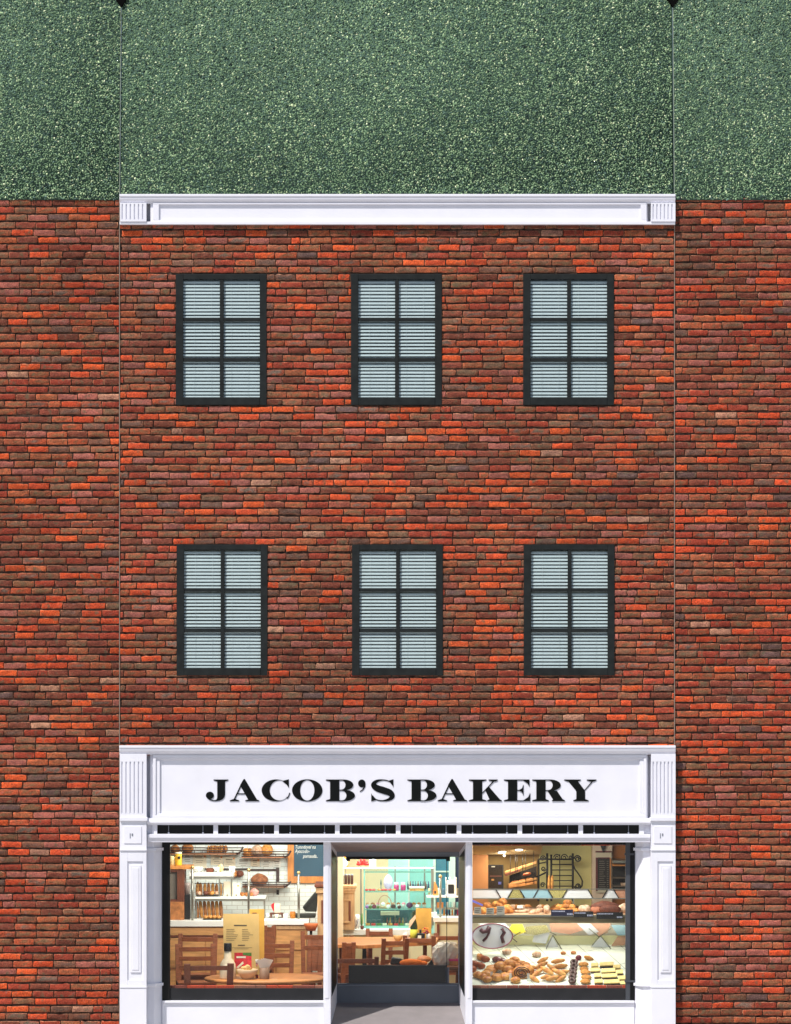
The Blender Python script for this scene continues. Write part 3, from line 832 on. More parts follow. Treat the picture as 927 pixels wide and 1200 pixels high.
# shop windows with posts and stall risers
YW = 0.20
M_BRICKSILL = M_BRICK
def shop_window(a, b, post, dark, ledge_top):
    f = MB()
    # dark upright next to the pilaster, thin dark head
    if dark == 'l':
        f.pbox(190, 199.2, 987, 1172.5, YW - .02, YW + .06, M_BLACK)
        f.pbox(199.2, post[0], 987, 990.0, YW - .015, YW + .05, M_BLACK)
    else:
        f.pbox(733.2, 744, 987, 1172.5, YW - .02, YW + .06, mat('slate_paint', (0.05, 0.055, 0.065), .5, .1, 5))
        f.pbox(738.5, 744, 987.2, 1172, YW - .026, YW - .02, M_BLACK)
        f.pbox(post[1], 733.2, 987, 990.0, YW - .015, YW + .05, M_BLACK)
        for py in (1001, 1150):   # reflected column mouldings built as collars on the slate upright
            f.pbox(732, 744.2, py - 1.2, py + 1.2, YW - .034, YW, mat('slate_paint', (0.05, 0.055, 0.065)))
    fo = f.build('shop_window', bakery, bevel=0.002)
    g_ = MB(); gx = (199.2, post[0]) if dark == 'l' else (post[1], 733.2)
    g_.pbox(gx[0] + .05, gx[1] - .05, 990, 1157.8, YW + .01, YW + .016, M_GLASS); g_.build('pane', fo)
    s = MB(); s.pbox(gx[0], gx[1], 1158.4, 1172.8, YW - .005, YW + .1, M_DARKTILE)
    s.build('sill_panel', fo)
    # thin rows of brick behind the glass at foot (and head) of the window
    bw_rows = [(1155.0, 1158.6)] + ([(989.8, 991.0)] if dark == 'r' else [])
    for (r0, r1) in bw_rows:
        rb = MB(); x = gx[0]
        while x < gx[1] - 1:
            L = random.uniform(12, 26); x2 = min(x + L, gx[1])
            mm = mat('sill_brick_%d' % random.randint(0, 3), random.choice([rgb(190, 70, 40), rgb(140, 70, 55), rgb(150, 95, 75), rgb(165, 60, 45)]), .85, .35, 60)
            rb.pbox(x + .3, x2 - .3, r0, r1, YW + .05, YW + .12, mm); x = x2
        rb.build('brick_course', fo, bevel=0.002)
    # white post
    p_ = MB()
    x0_, x1_ = post
    p_.pbox(x0_, x1_, 985, 1235, YW - .075, YW + .06, M_WHITE)
    if dark == 'l': p_.pbox(x0_ + 1.8, x1_ - 2.2, 990, 1170, YW - .083, YW - .075, M_WHITE)
    else: p_.pbox(x0_ + 2.2, x1_ - 1.8, 990, 1170, YW - .083, YW - .075, M_WHITE)
    p_.build('post', fo, bevel=0.004)
    r_ = MB()
    ra, rb_ = (190.2, post[0]) if dark == 'l' else (post[1], 743.6)
    r_.pbox(ra, rb_, 1172.8, 1175.6, YW - .062, YW + .06, M_WHITE)
    r_.pbox(ra, rb_, 1175.6, 1236, YW - .035, YW + .06, M_WHITE)
    r_.build('stall_riser', fo, bevel=0.004)
shop_window(190, 379, (379, 387.6), 'l', 0)
shop_window(553.5, 744, (545.6, 553.6), 'r', 0)

# recessed entrance
YD = 1.2
ent = MB()
ent.pbox(394.6, 538.2, 998.3, 1004.2, YD, YD + .08, M_GREYPAINT)
ent.pbox(394.6, 538.2, 1152.6, 1184, YD, YD + .08, mat('slate_blue', (0.115, 0.13, 0.155), .5, .06, 4))
ent.pbox(394.6, 395.6, 1004.2, 1152.6, YD + .001, YD + .08, M_GREYPAINT); ent.pbox(537.2, 538.2, 1004.2, 1152.6, YD + .001, YD + .08, M_GREYPAINT)
ent.pbox(397.5, 535.5, 1154.6, 1155.6, YD - .012, YD, M_GREYPAINT)
eo = ent.build('entrance_door', bakery, bevel=0.003)
g_ = MB(); g_.pbox(395.7, 537.1, 1004.3, 1152.5, YD + .03, YD + .036, M_GLASS); g_.build('pane', eo)
k = MB(); k.pbox(408.5, 523.4, 1131.3, 1152.0, YD + .045, YD + .09, M_DARKTILE)
for px in (446, 481): k.pbox(px, px + .5, 1131.8, 1151.6, YD + .043, YD + .045, M_BLACK)
k.build('kick_panel', eo, bevel=0.002)
h = MB(); h.pbox(405.5, 527.4, 1004.3, 1007.0, YD - .02, YD + .02, M_BLACK)
for px in (405.5, 522.8): h.pbox(px, px + 4.6, 1007.0, 1009.2, YD - .018, YD + .02, M_BLACK)
h.build('door_closer_bar', eo)
h = MB(); h.pbox(523.2, 524.0, 1009.2, 1152, YD - .006, YD + .02, M_BLACK); h.build('door_edge', eo)
h = MB(); h.pbox(522.6, 526.4, 1134, 1152, YD + .02, YD + .06, M_GREYPAINT); h.build('pivot_post', eo)
so = MB(); so.prism([(0.126, PZ(987.6, .126)), (YD, PZ(998.6, YD)), (YD, PZ(996, YD) + .2), (0.126, PZ(987.6, .126) + .3)], 'x', PX(386), PX(548), M_SOFFIT)
so.build('soffit', bakery)
for side in (-1, 1):
    xa, xb = (387.6, 394.8) if side < 0 else (545.6, 538.0)
    X0, X1 = PX(xa, .19), PX(xb, YD)
    j = MB()
    def jq(t0, t1, za0, za1, zb0, zb1, off, m):   # slab on the splayed jamb between fractions t0..t1
        vs = []
        for t_, z0_, z1_ in ((t0, za0, za1), (t1, zb0, zb1)):
            x = X0 + (X1 - X0) * t_; y = .19 + (YD - .19) * t_
            for dx in (off * -side, 0.06 * side):
                for zz in (z0_, z1_): vs.append((x + dx, y, zz))
        j.add(vs, [(0, 1, 3, 2), (4, 6, 7, 5), (0, 4, 5, 1), (2, 3, 7, 6), (0, 2, 6, 4), (1, 5, 7, 3)], m)
    jq(0, 1, 0.0, 2.6, 0.0, 2.6, 0, M_WHITE)
    j.build('entrance_jamb', bakery)
    j = MB()
    jq(0.14, .93, PZ(1168, .3), PZ(995.5, .3), PZ(1152, YD), PZ(1004, YD), 0.004, M_GLASSDK)
    j.build('side_light', bakery)

# =================================================================== inside the shop
def pt(px, py, Y): return Vector((PX(px, Y), Y, PZ(py, Y)))
def one(mb, name, label, cat, group=None, bevel=0.0): return mb.build(name, None, bevel, label, cat, group)

W_CHAIR = mat('chair_wood', rgb(128, 70, 36), 0.5, 0.3, 9, stretch=(1, 1, 6))
W_TABLE = mat('table_wood', rgb(182, 120, 68), 0.45, 0.28, 5, stretch=(1, 7, 1))
W_PINE = mat('pine_board', rgb(200, 148, 90), 0.6, 0.26, 4, stretch=(1, 1, 7))
W_RED = mat('red_wood', rgb(104, 52, 28), 0.5, 0.25, 5, stretch=(6, 1, 1))
W_ORANGE = mat('orange_wood', rgb(196, 128, 62), 0.5, 0.25, 5, stretch=(6, 1, 1))
W_TAN = mat('tan_wood', rgb(196, 160, 116), 0.6, 0.18, 5, stretch=(6, 6, 1))
TOPW = mat('white_stone', rgb(226, 228, 222), 0.4, 0.04, 4)
STEEL = mat('steel', rgb(150, 150, 140), 0.3, 0.1, 8, metal=0.8)
BRASS = mat('brass', rgb(196, 170, 110), 0.3, 0.1, 8, metal=0.7)
IRON = mat('dark_iron', rgb(52, 34, 30), 0.5, 0.2, 8)
BLKIRON = mat('black_iron', rgb(24, 22, 20), 0.5, 0.2, 8)
CRUST = mat('bread_crust', rgb(214, 146, 72), 0.6, 0.3, 22, 0.006, col2=rgb(118, 58, 22))
GOLD = mat('golden_crust', rgb(236, 184, 96), 0.55, 0.3, 22, 0.006, col2=rgb(168, 92, 32))
DARKB = mat('dark_bread', rgb(118, 66, 48), 0.7, 0.3, 18, 0.004, col2=rgb(84, 44, 32))
FLOUR = mat('floured_crust', rgb(230, 210, 184), 0.8, 0.2, 22, 0.004, col2=rgb(166, 110, 70))
CHOC = mat('chocolate', rgb(70, 38, 30), 0.35, 0.3, 12)
BISC = mat('biscuit', rgb(232, 206, 132), 0.7, 0.15, 20, 0.002)
PAPERW = mat('white_card', rgb(226, 232, 226), 0.8, 0.03, 5)
PAPERC = mat('cream_card', rgb(232, 224, 200), 0.8, 0.03, 5)
KRAFT = mat('kraft_card', rgb(206, 172, 106), 0.7, 0.08, 6)
GOLDCARD = mat('gold_card', rgb(196, 150, 60), 0.6, 0.12, 8)
INK = mat('ink', rgb(70, 60, 50), 0.8, 0.1, 5)
DOTO = mat('orange_sticker', rgb(230, 140, 50), 0.7, 0.1, 5)
REDM = mat('red_print', rgb(200, 30, 44), 0.6, 0.3, 18)
GREENM = mat('green_leaf', rgb(78, 124, 44), 0.6, 0.3, 12)
PINKM = mat('pink_sweets', rgb(206, 60, 120), 0.5, 0.35, 60, col2=rgb(120, 20, 70))
TEAL = mat('teal_edge', rgb(110, 168, 156), 0.4, 0.15, 6)
TEALD = mat('dark_teal', rgb(44, 84, 88), 0.5, 0.3, 6)
WHITEP = mat('white_china', rgb(232, 232, 226), 0.3, 0.03, 6)
BLK = mat('black_plastic', rgb(24, 24, 25), 0.4, 0.2, 6)

# rooms
RW0, RW1 = BX0 + .205, BX1 - .205
XP = PX(549.5)                      # partition between cafe and pastry room
YB, YR, YK = 4.6, 4.2, 7.6          # back walls of the cafe front, the pastry room, the cafe rear
fl = MB(); fl.box(RW0, RW1, 0.31, 8.95, 0.001, 0.02, mat('floor_board', rgb(176, 128, 84), 0.5, 0.25, 3, stretch=(8, 1, 1)))
fl.build('interior_floor', kind='structure')
M_WTILE = bpy.data.materials.new('white_wall_tile'); M_WTILE.use_nodes = True
n = M_WTILE.node_tree.nodes; l = M_WTILE.node_tree.links
tcn = n.new('ShaderNodeTexCoord'); sp = n.new('ShaderNodeSeparateXYZ'); cbn = n.new('ShaderNodeCombineXYZ'); br = n.new('ShaderNodeTexBrick')
l.new(tcn.outputs['Object'], sp.inputs[0]); l.new(sp.outputs['X'], cbn.inputs['X']); l.new(sp.outputs['Z'], cbn.inputs['Y']); l.new(cbn.outputs[0], br.inputs['Vector'])
br.inputs['Scale'].default_value = 1.0; br.inputs['Brick Width'].default_value = 0.15; br.inputs['Row Height'].default_value = 0.062
br.inputs['Mortar Size'].default_value = 0.004; br.inputs['Color1'].default_value = (*rgb(226, 236, 232), 1); br.inputs['Color2'].default_value = (*rgb(214, 228, 226), 1)
br.inputs['Mortar'].default_value = (*rgb(186, 190, 182), 1)
l.new(br.outputs['Color'], n['Principled BSDF'].inputs['Base Color']); n['Principled BSDF'].inputs['Roughness'].default_value = 0.25
wl = MB(); wl.box(RW0, PX(386), YB, YB + .12, 0.02, 2.94, M_WTILE)
one(wl, 'tiled_wall', 'white glazed tile wall behind the cafe counter', 'wall')
wl = MB(); wl.box(PX(386.5), PX(386.5) + .1, YB - .0, YK, 0.02, 2.94, mat('plaster', rgb(224, 210, 176), .8, .06, 3))
one(wl, 'return_wall', 'cream wall turning back beside the tan wooden cupboard', 'wall')
wl = MB(); wl.box(PX(386.5) + .101, XP - .001, YK, YK + .12, 0.02, 2.94, mat('cream_plaster', rgb(232, 216, 176), .8, .05, 3))
one(wl, 'rear_wall', 'cream and turquoise rear wall seen through the entrance glass', 'wall')
wl = MB(); wl.box(XP, XP + .08, 1.3, 8.9, 0.02, 2.94, mat('beige_plaster', rgb(196, 160, 110), .8, .06, 3))
one(wl, 'partition_wall', 'brown wall between cafe and pastry counter', 'wall')

def light(name, x, y, z, sxx, syy, W_, tilt, col, lab):  # unseen lamp panels added to brighten the rooms
    t = root(name, (x, y, z), lab, 'ceiling light', 'added unseen panel lights over the shop rooms')
    Mx = Matrix.Translation((x, y, z)) @ Matrix.Rotation(tilt, 4, 'X')
    f = MB(); f.box(-sxx / 2 - .03, sxx / 2 + .03, -syy / 2 - .03, syy / 2 + .03, 0.012, 0.05, WHITEP); f.xform(Mx); f.build('frame', t)
    f = MB(); f.box(-sxx / 2, sxx / 2, -syy / 2, syy / 2, 0.004, 0.012, mat('lit_diffuser', (1, .95, .86), .6, 0, 3, emit=3.0)); f.xform(Mx); f.build('diffuser', t)
    la = bpy.data.lights.new('added_panel_lamp', 'AREA'); la.shape = 'RECTANGLE'; la.size = sxx; la.size_y = syy; la.energy = W_; la.color = col
    lo = bpy.data.objects.new('added_panel_lamp', la); COL.objects.link(lo); lo.parent = t; lo.rotation_euler = (tilt, 0, 0)
    return t
LW = (1.0, .93, .82)
light('added_ceiling_panel', PX(285), 0.75, 2.86, 1.5, .5, 96, R(38), LW, 'added unseen panel light above the round cafe table')
light('added_ceiling_panel', PX(285), 2.9, 2.86, 1.5, .5, 40, R(30), LW, 'added unseen panel light above the cafe counter')
light('added_ceiling_panel', PX(466), 2.3, 2.86, 1.3, .5, 64, R(35), LW, 'added unseen panel light behind the entrance glass')
light('added_ceiling_panel', PX(466), 5.0, 2.86, 1.3, .5, 88, R(25), (.92, 1, .98), 'added unseen panel light above the teal glass case')
light('added_ceiling_panel', PX(645), 0.8, 2.86, 1.6, .5, 66, R(28), (1, .95, .84), 'added unseen panel light above the pastry tray')

# ---- furniture makers
def chair(px0, px1, py, Y, rz, label, n_rails=3, depth=.42, wood=W_CHAIR, lean=0.06, slats=False, pw=.06):
    c = pt((px0 + px1) / 2, py, Y); h = c.z - 0.02; wd = (px1 - px0) / S * (D + Y) / D
    t = root('chair', (c.x, Y, 0.02), label, 'chair', 'wooden slat-back chairs in the cafe')
    Mx = Matrix.Translation((c.x, Y, 0.02)) @ Matrix.Rotation(rz, 4, 'Z')
    sh_ = h * .52
    def mk(mb, nm, bev=.004):
        mb.xform(Mx); return mb.build(nm, t, bevel=bev)
    for s_ in (-1, 1):
        x = s_ * (wd / 2 - pw / 2)
        m = MB(); m.bar((x, .05, 0), (x, .03, sh_), pw, .04, W_CHAIR); m.bar((x, .031, sh_ - .01), (x * 1.03, -lean, h), pw, .036, wood); mk(m, 'leg')
        m = MB(); m.bar((x * .92, depth, 0), (x * .92, depth, sh_ - .03), .044, .044, W_CHAIR); mk(m, 'leg')
    m = MB(); m.box(-wd / 2 + .01, wd / 2 - .01, .045, depth + .03, sh_ - .03, sh_, wood); mk(m, 'seat')
    m = MB(); m.box(-wd / 2 + .05, wd / 2 - .05, .06, depth, sh_ - .09, sh_ - .032, W_CHAIR); mk(m, 'seat_frame')
    at = lambda f: .03 + (-lean - .03) * (f * h - sh_) / (h - sh_)
    if slats:
        m = MB(); m.bar((-wd / 2 + .04, at(.97), h * .96), (wd / 2 - .04, at(.97), h * .96), .05, .026, wood); mk(m, 'rail')
        for k in range(5):
            x = (-.5 + (k + 1) / 6) * (wd - .06)
            m = MB(); m.bar((x, at(.56), h * .54), (x, at(.95), h * .94), .028, .016, wood); mk(m, 'slat')
    else:
        for k in range(n_rails):
            f = .93 - k * .125
            m = MB(); b = at(f)
            y_ = b + .012
            m.prism([(-wd / 2 + .045, y_ - .012), (0, y_ + .012), (wd / 2 - .045, y_ - .012), (wd / 2 - .045, y_ + .01), (0, y_ + .034), (-wd / 2 + .045, y_ + .01)], 'z', f * h - .030, f * h + .030, wood); mk(m, 'rail', .003)
    return t

# cafe counter, table and what stands there
ct = root('counter', (PX(270), 3.2, 0.02), 'long pale pine counter with a thick white top behind the cafe chairs', 'counter')
m = MB(); m.pbox(188, 312, 1079, 1086, 3.05, 3.95, TOPW); m.build('worktop', ct, bevel=.006)
m = MB(); zt = PZ(1086, 3.05) - .002
m.box(PX(188, 3.1), PX(310, 3.1), 3.12, 3.9, .02, zt, W_PINE)
m.build('body', ct)
for (a, b) in ((188, 240), (241, 309)):
    for (z0_, z1_) in ((.08, zt - .62), (zt - .58, zt - .16)):
        m = MB(); m.box(PX(a, 3.1), PX(b, 3.1), 3.10, 3.12, z0_, z1_, W_PINE); m.build('panel', ct, bevel=.004)
m = MB(); m.box(PX(188, 3.1), PX(310, 3.1), 3.085, 3.12, zt - .12, zt - .01, W_PINE); m.build('top_rail', ct, bevel=.003)
m = MB(); m.box(PX(188, 3.1), PX(310, 3.1), 3.09, 3.12, zt - .145, zt - .121, W_RED); m.build('moulding', ct)
c2 = root('counter', (PX(338), 3.3, 0.02), 'short pale pine counter end with a white top to the right of the menus', 'counter')
m = MB(); m.pbox(309, 362, 1077.5, 1084, 3.2, 4.0, TOPW); m.build('worktop', c2, bevel=.006)
zt2 = PZ(1084, 3.2) - .002
m = MB(); m.box(PX(320, 3.25), PX(359, 3.25), 3.26, 3.95, .02, zt2, W_PINE); m.build('body', c2)
for (z0_, z1_) in ((.1, zt2 - .42), (zt2 - .35, zt2 - .08)):
    m = MB(); m.box(PX(324, 3.24), PX(355, 3.24), 3.24, 3.26, z0_, z1_, W_PINE); m.build('panel', c2, bevel=.005)
m = MB(); m.box(PX(320, 3.24), PX(359, 3.24), 3.235, 3.26, zt2 - .06, zt2 - .005, W_TAN); m.build('top_rail', c2)
ZC = PZ(1079, 3.05); ZC2 = PZ(1077.5, 3.2)

tb = root('round_table', (PX(330, 1.2), 1.2, 0.02), 'round varnished wooden table holding menus, bottle and bowl in the left window', 'table')
ztab = PZ(1150, .5)
m = MB(); prof = [(0.0, -.05), (1.28, -.05), (1.32, -.035), (1.32, -.012), (1.30, 0.0), (0.0, 0.0)]
m.lathe([(.80, -.05), (.83, -.035), (.83, -.012), (.81, 0.0)], (PX(312, 1.1), 1.16, ztab), W_TABLE, 48, 1.0, .80); m.build('table_top', tb)
m = MB(); m.lathe([(.06, .0), (.05, ztab - .08)], (PX(312, 1.2), 1.16, .02), W_CHAIR, 14); m.build('pedestal', tb)
m = MB(); m.lathe([(.3, .0), (.3, .03), (.08, .06)], (PX(312, 1.2), 1.16, .021), W_CHAIR, 20); m.build('base', tb)

chair(209, 254, 1094.5, 2.62, R(178), 'wooden chair furthest back, in front of the pine counter', 1)
chair(206, 253, 1106.5, 2.0, R(186), 'tall wooden slat-back chair at left behind the round table', 3, pw=.075)
chair(216, 273, 1129, .34, R(8), 'low wooden chair at lower left with its back to the street window', 1, .34, W_RED, .05, pw=.085)
chair(296, 344, 1102.5, 2.2, R(176), 'wooden slat-back chair right of the menus behind the round table', 3)
chair(306, 322, 1085, 2.75, R(160), 'narrow spindle-back wooden chair beside the short counter', 3, slats=True)
chair(353, 392, 1091.5, 2.3, R(185), 'wooden chair beneath the tan cupboard at right of the left window', 2, slats=False)
chair(360, 378, 1096, 2.8, R(170), 'spindle-back wooden chair in front of the tan cupboard', 3, slats=True)

# menus
def text_lines(mb, P, rows, ink):
    for (u0, u1, v, th) in rows:
        mb.add([P(u0, v), P(u1, v), P(u1, v + th), P(u0, v + th)], [(0, 1, 2, 3)], ink)
def menu(px0, px1, py0, py1, Y, mcard, label, shear, pic=True):
    b0 = pt((px0 + px1) / 2, py1, Y)
    wd = (px1 - px0) / S * (D + Y) / D; h = PZ(py0, Y) - PZ(py1, Y)
    t = root('menu', b0, label, 'menu', 'menus standing on the round table')
    P = lambda u, v, o=0.0: b0 + Vector(((u - .5) * wd + shear * (1 - v) * wd, .10 * v - o, v * h))
    m = MB(); vs = [P(0, 0), P(1, 0), P(1, 1), P(0, 1)]; vs += [v + Vector((0, .008, 0)) for v in vs]
    m.add(vs, [(0, 1, 2, 3), (5, 4, 7, 6), (0, 4, 5, 1), (1, 5, 6, 2), (2, 6, 7, 3), (3, 7, 4, 0)], mcard); m.build('card', t)
    m = MB(); rows = [(.3, .66, .80, .018)]
    rnd = random.Random(4)
    for k in range(7):
        v = .74 - k * .03
        rows += [(.08, .08 + rnd.uniform(.2, .34), v, .006), (.52, .52 + rnd.uniform(.15, .35), v, .006)]
    rows += [(.4, .6, .475, .014), (.22, .8, .44, .005), (.3, .7, .42, .005)]
    if not pic: rows = [(.2, .5, .93, .015)]
    text_lines(m, lambda u, v: P(u, v, .0025), rows, INK if pic else W_RED); m.build('print', t)
    if pic:
        def patch(uv, mm, nm, o):
            q = MB(); q.add([P(u, v, o) for u, v in uv], [tuple(range(len(uv)))], mm); q.build(nm, t)
        patch([(.30, .1), (.54, .1), (.54, .36), (.30, .36)], REDM, 'picture', .002)
        patch([(.541, .1), (.78, .1), (.78, .36), (.541, .36)], mat('melon_red', rgb(226, 56, 66), .6, .3, 22), 'picture', .002)
        patch([(.541, .32), (.78, .30), (.78, .36), (.541, .36)], GREENM, 'picture_band', .004)
        patch([(.40, .10), (.56, .18), (.54, .22), (.36, .12)], PAPERC, 'picture_band', .004)
        patch([(.36, .27), (.62, .27), (.62, .30), (.36, .30)], PAPERC, 'picture_band', .0045)
    return t
menu(261, 303, 1071.5, 1142, .95, KRAFT, 'kraft card menu with red picture standing on the round table', .03)
menu(292, 309.5, 1066, 1140, 1.35, GOLDCARD, 'plain gold menu standing behind the kraft card menu', .0, False)

zT = ztab
def on(px, Y, z): return Vector((PX(px, Y), Y, z))
b = root('oil_bottle', on(267, .86, zT), 'round glass bottle of pale dressing with a black cap', 'bottle')
m = MB(); k = (1 / S)
m.lathe([(.098, 0), (.108, .02), (.110, .14), (.102, .2), (.075, .25), (.050, .28), (.046, .37)], on(267, .86, zT), mat('pale_dressing', rgb(226, 208, 176), .2, .12, 12), 20); m.build('body', b)
m = MB(); m.lathe([(.050, .37), (.052, .375), (.052, .47), (.048, .475)], on(267, .86, zT), BLK, 16); m.build('cap', b)
b = root('sugar_bowl', on(290, .84, zT), 'beige bowl heaped with brown sugar lumps beside the bottle', 'bowl')
m = MB(); m.lathe([(.06, 0), (.07, .01), (.12, .07), (.145, .13), (.138, .132), (.11, .08)], on(290, .84, zT), mat('beige_stoneware', rgb(206, 178, 142), .5, .12, 10), 20); m.build('bowl', b)
for i in range(14):
    a = random.uniform(0, 6.28); q = random.uniform(0, .1)
    m = MB(); m.blob(on(290, .84, zT + .14 + random.uniform(0, .03)) + Vector((math.cos(a) * q, math.sin(a) * q, 0)), (.026, .024, .022), mat('sugar_lump', rgb(222, 186, 128), .8, .2, 20), nu=7, nv=5); m.build('sugar_lump', b)
b = root('napkin_cup', on(310, .84, zT), 'brown cup holding fanned paper napkins', 'cup')
m = MB(); m.lathe([(.064, 0), (.066, .01), (.068, .155), (.06, .156)], on(310, .84, zT), mat('brown_cup', rgb(132, 102, 80), .6, .15, 8), 18); m.build('cup', b)
for i in range(7):
    f_ = -1 + i / 3
    m = MB(); p0 = on(310, .84, zT + .12)
    m.prism([(p0.x + f_ * .03 - .015, p0.z), (p0.x + f_ * .03 + .015, p0.z), (p0.x + f_ * .09 + .025, p0.z + .15 - abs(f_) * .02), (p0.x + f_ * .09 - .02, p0.z + .16 - abs(f_) * .02)], 'y', .80 + i * .012, .803 + i * .012, mat('napkin_paper', rgb(226, 212, 196), .8, .05, 10)); m.build('napkin', b)
b = root('red_tube', on(301, .98, zT), 'small dark red tube standing behind the napkin cup', 'jar')
m = MB(); m.lathe([(.018, 0), (.018, .2)], on(301, .98, zT), mat('dark_red', rgb(130, 24, 36), .4, .1, 6), 10); m.build('body', b)
m = MB(); m.lathe([(.019, .2), (.019, .25)], on(301, .98, zT), WHITEP, 10); m.build('cap', b)

# posts with ball tops on the counter
for (px, p0, lab, zz, Y) in ((225.5, 1014.5, 'leftmost steel rail post with ball top, beside the wooden cabinet', ZC, 3.12), (291.4, 1018, 'steel rail post with ball top behind the kraft menu', ZC, 3.12), (350, 1021, 'rightmost steel rail post with ball top on the short counter', ZC2, 3.3)):
    t = root('rail_post', on(px, Y, zz), lab, 'post', 'steel posts along the cafe counter')
    m = MB(); top = PZ(p0, Y); m.tube([on(px, Y, zz), on(px, Y, top - .04)], .0165, STEEL, 12); m.build('tube', t)
    m = MB(); m.blob(on(px, Y, top - .02), (.024, .024, .024), BRASS, noise=0); m.build('ball', t)
    m = MB(); m.box(PX(px - 2, Y), PX(px + 2, Y), Y - .01, Y + .01, top - .19, top - .14, STEEL); m.build('clamp', t)
gp = MB(); gp.pbox(293, 348, 1024, 1046, 3.3, 3.306, M_GLASS); one(gp, 'glass_guard', 'clear glass guard between the two right counter posts', 'glass panel')

# cabinet, box, grinder
t = root('cabinet', on(208, 3.3, ZC), 'red-brown wooden cabinet with a grey inner door at left end of the counter', 'cabinet')
m = MB(); m.pbox(186, 225, 1015, 1018.8, 3.2, 3.7, W_ORANGE); m.build('top', t, bevel=.004)
m = MB(); m.pbox(207.5, 216, 1018.8, 1057, 3.24, 3.7, W_RED); m.pbox(186, 207.5, 1018.8, 1022, 3.25, 3.7, W_RED); m.pbox(186, 207.5, 1054, 1057, 3.25, 3.7, W_RED); m.build('side_panel', t)
m = MB(); m.pbox(186, 207.5, 1022, 1054, 3.34, 3.36, mat('grey_door', rgb(132, 124, 112), .5, .15, 4)); m.build('door', t)
m = MB(); m.box(PX(186, 3.2), PX(215.5, 3.2), 3.2, 3.7, ZC, PZ(1057, 3.2), mat('knotty_wood', rgb(176, 112, 60), .7, .4, 16)); one(m, 'wooden_crate', 'knotty brown wooden crate under the red-brown cabinet', 'crate', bevel=.004)
t = root('coffee_grinder', on(219.5, 3.35, ZC), 'black coffee grinder with a pale hopper beside the wooden crate', 'grinder')
m = MB(); m.box(PX(216.2, 3.35), PX(223, 3.35), 3.28, 3.42, ZC, PZ(1048, 3.35), BLK); m.build('body', t, bevel=.008)
m = MB(); m.lathe([(.03, 0), (.045, .12), (.045, .16)], on(219.5, 3.35, PZ(1048, 3.35)), mat('smoky_plastic', rgb(150, 140, 136), .3, .1, 6), 14); m.build('hopper', t)
zc_ = PZ(1015, 3.2)
t = root('canister', on(209, 3.4, zc_), 'yellow canister with a dark round emblem on top of the cabinet', 'canister')
m = MB(); m.lathe([(.048, 0), (.05, .01), (.05, .15), (.046, .16)], on(209, 3.4, zc_), mat('yellow_tin', rgb(226, 178, 44), .4, .1, 5), 18); m.build('body', t)
m = MB(); m.lathe([(.05, .161), (.05, .185)], on(209, 3.4, zc_), PAPERC, 18); m.build('lid', t)
m = MB(); m.lathe([(.022, 0), (.022, .004)], (0, 0, 0), BLK, 16); m.xform(Matrix.Translation(on(210, 3.347, zc_ + .11)) @ Matrix.Rotation(R(90), 4, 'X')); m.build('emblem', t)
m = MB(); m.lathe([(.035, 0), (.04, .1), (.036, .13)], on(201.5, 3.4, zc_), mat('ochre_white', rgb(226, 206, 150), .5, .3, 24), 14); one(m, 'mug', 'cream and ochre mug left of the yellow canister', 'mug')

# free-standing bread rack on the counter
t = root('bread_rack', on(262, 3.5, ZC), 'white two-shelf rack on the counter loaded with bread', 'rack')
m = MB(); m.pbox(222, 273, 1022.5, 1027, 3.4, 3.85, TOPW); m.pbox(222, 273, 1027, 1030, 3.41, 3.84, STEEL); m.build('shelf', t)
m = MB(); m.pbox(229, 311, 1051, 1053.4, 3.38, 3.85, TOPW); m.pbox(229, 311, 1053.4, 1056, 3.39, 3.84, STEEL); m.build('shelf', t)
for (px, a, b_) in ((271.3, 1030, 1051), (257.2, 1030, 1051), (310, 1056, 1079), (230, 1056, 1079)):
    m = MB(); zb_ = ZC if b_ == 1079 else PZ(b_, 3.42)
    m.box(PX(px - .9, 3.42), PX(px + .9, 3.42), 3.42, 3.44, zb_, PZ(a, 3.42), STEEL); m.build('leg', t)
ZS1, ZS2 = PZ(1022.5, 3.4), PZ(1051, 3.38)
def baguette(p, h, r, tilt, mm, name, lab, cat, grp):
    m = MB(); top = p + Vector((math.sin(tilt) * h, .05, math.cos(tilt) * h))
    q = [p.lerp(top, i / 6) for i in range(7)]
    m.tube(q, [r * .6, r * .95, r, r * 1.02, r, r * .9, r * .4], mm, 9)
    return one(m, name, lab, cat, grp)
for i in range(7):
    baguette(on(232 + i * 4.6, 3.6, ZC + .005), 0.25, .026, R(-7 + i * .5), GOLD if i % 2 else CRUST, 'baguette', 'long baguette standing upright on the counter under the lower rack shelf', 'bread', 'baguettes under the rack')
for i in range(8):
    px = 231 + i * 4.6
    baguette(on(px, 3.6, ZS2 + .005), random.uniform(.16, .19), .024, R(random.uniform(-4, 4)), CRUST if i % 2 else GOLD, 'bread_stick', 'short baguette standing upright on the lower rack shelf', 'bread', 'short baguettes on the rack')
m = MB(); m.tube([pt(228, 1035.5, 3.5), pt(262, 1035.5, 3.5)], .005, IRON, 6); one(m, 'rail', 'thin dark rail across the short baguettes', 'rail')
m = MB(); m.box(PX(230, 3.42), PX(256, 3.42), 3.41, 3.6, ZS2, ZS2 + .016, BLK); tr_ = one(m, 'tray', 'black tray of small breads on the lower rack shelf', 'tray')
for (px, mm, lab) in ((233, FLOUR, 'pale small bread at left end of the black tray'), (241, DARKB, 'dark brown small bread in the middle of the black tray'), (248, GOLD, 'golden small bread on the black tray'), (254, FLOUR, 'floured small bread at right end of the black tray')):
    m = MB(); m.blob(on(px, 3.46, ZS2 + .045), (.036, .04, .034), mm); one(m, 'small_bread', lab, 'bread', 'small breads on the black tray')
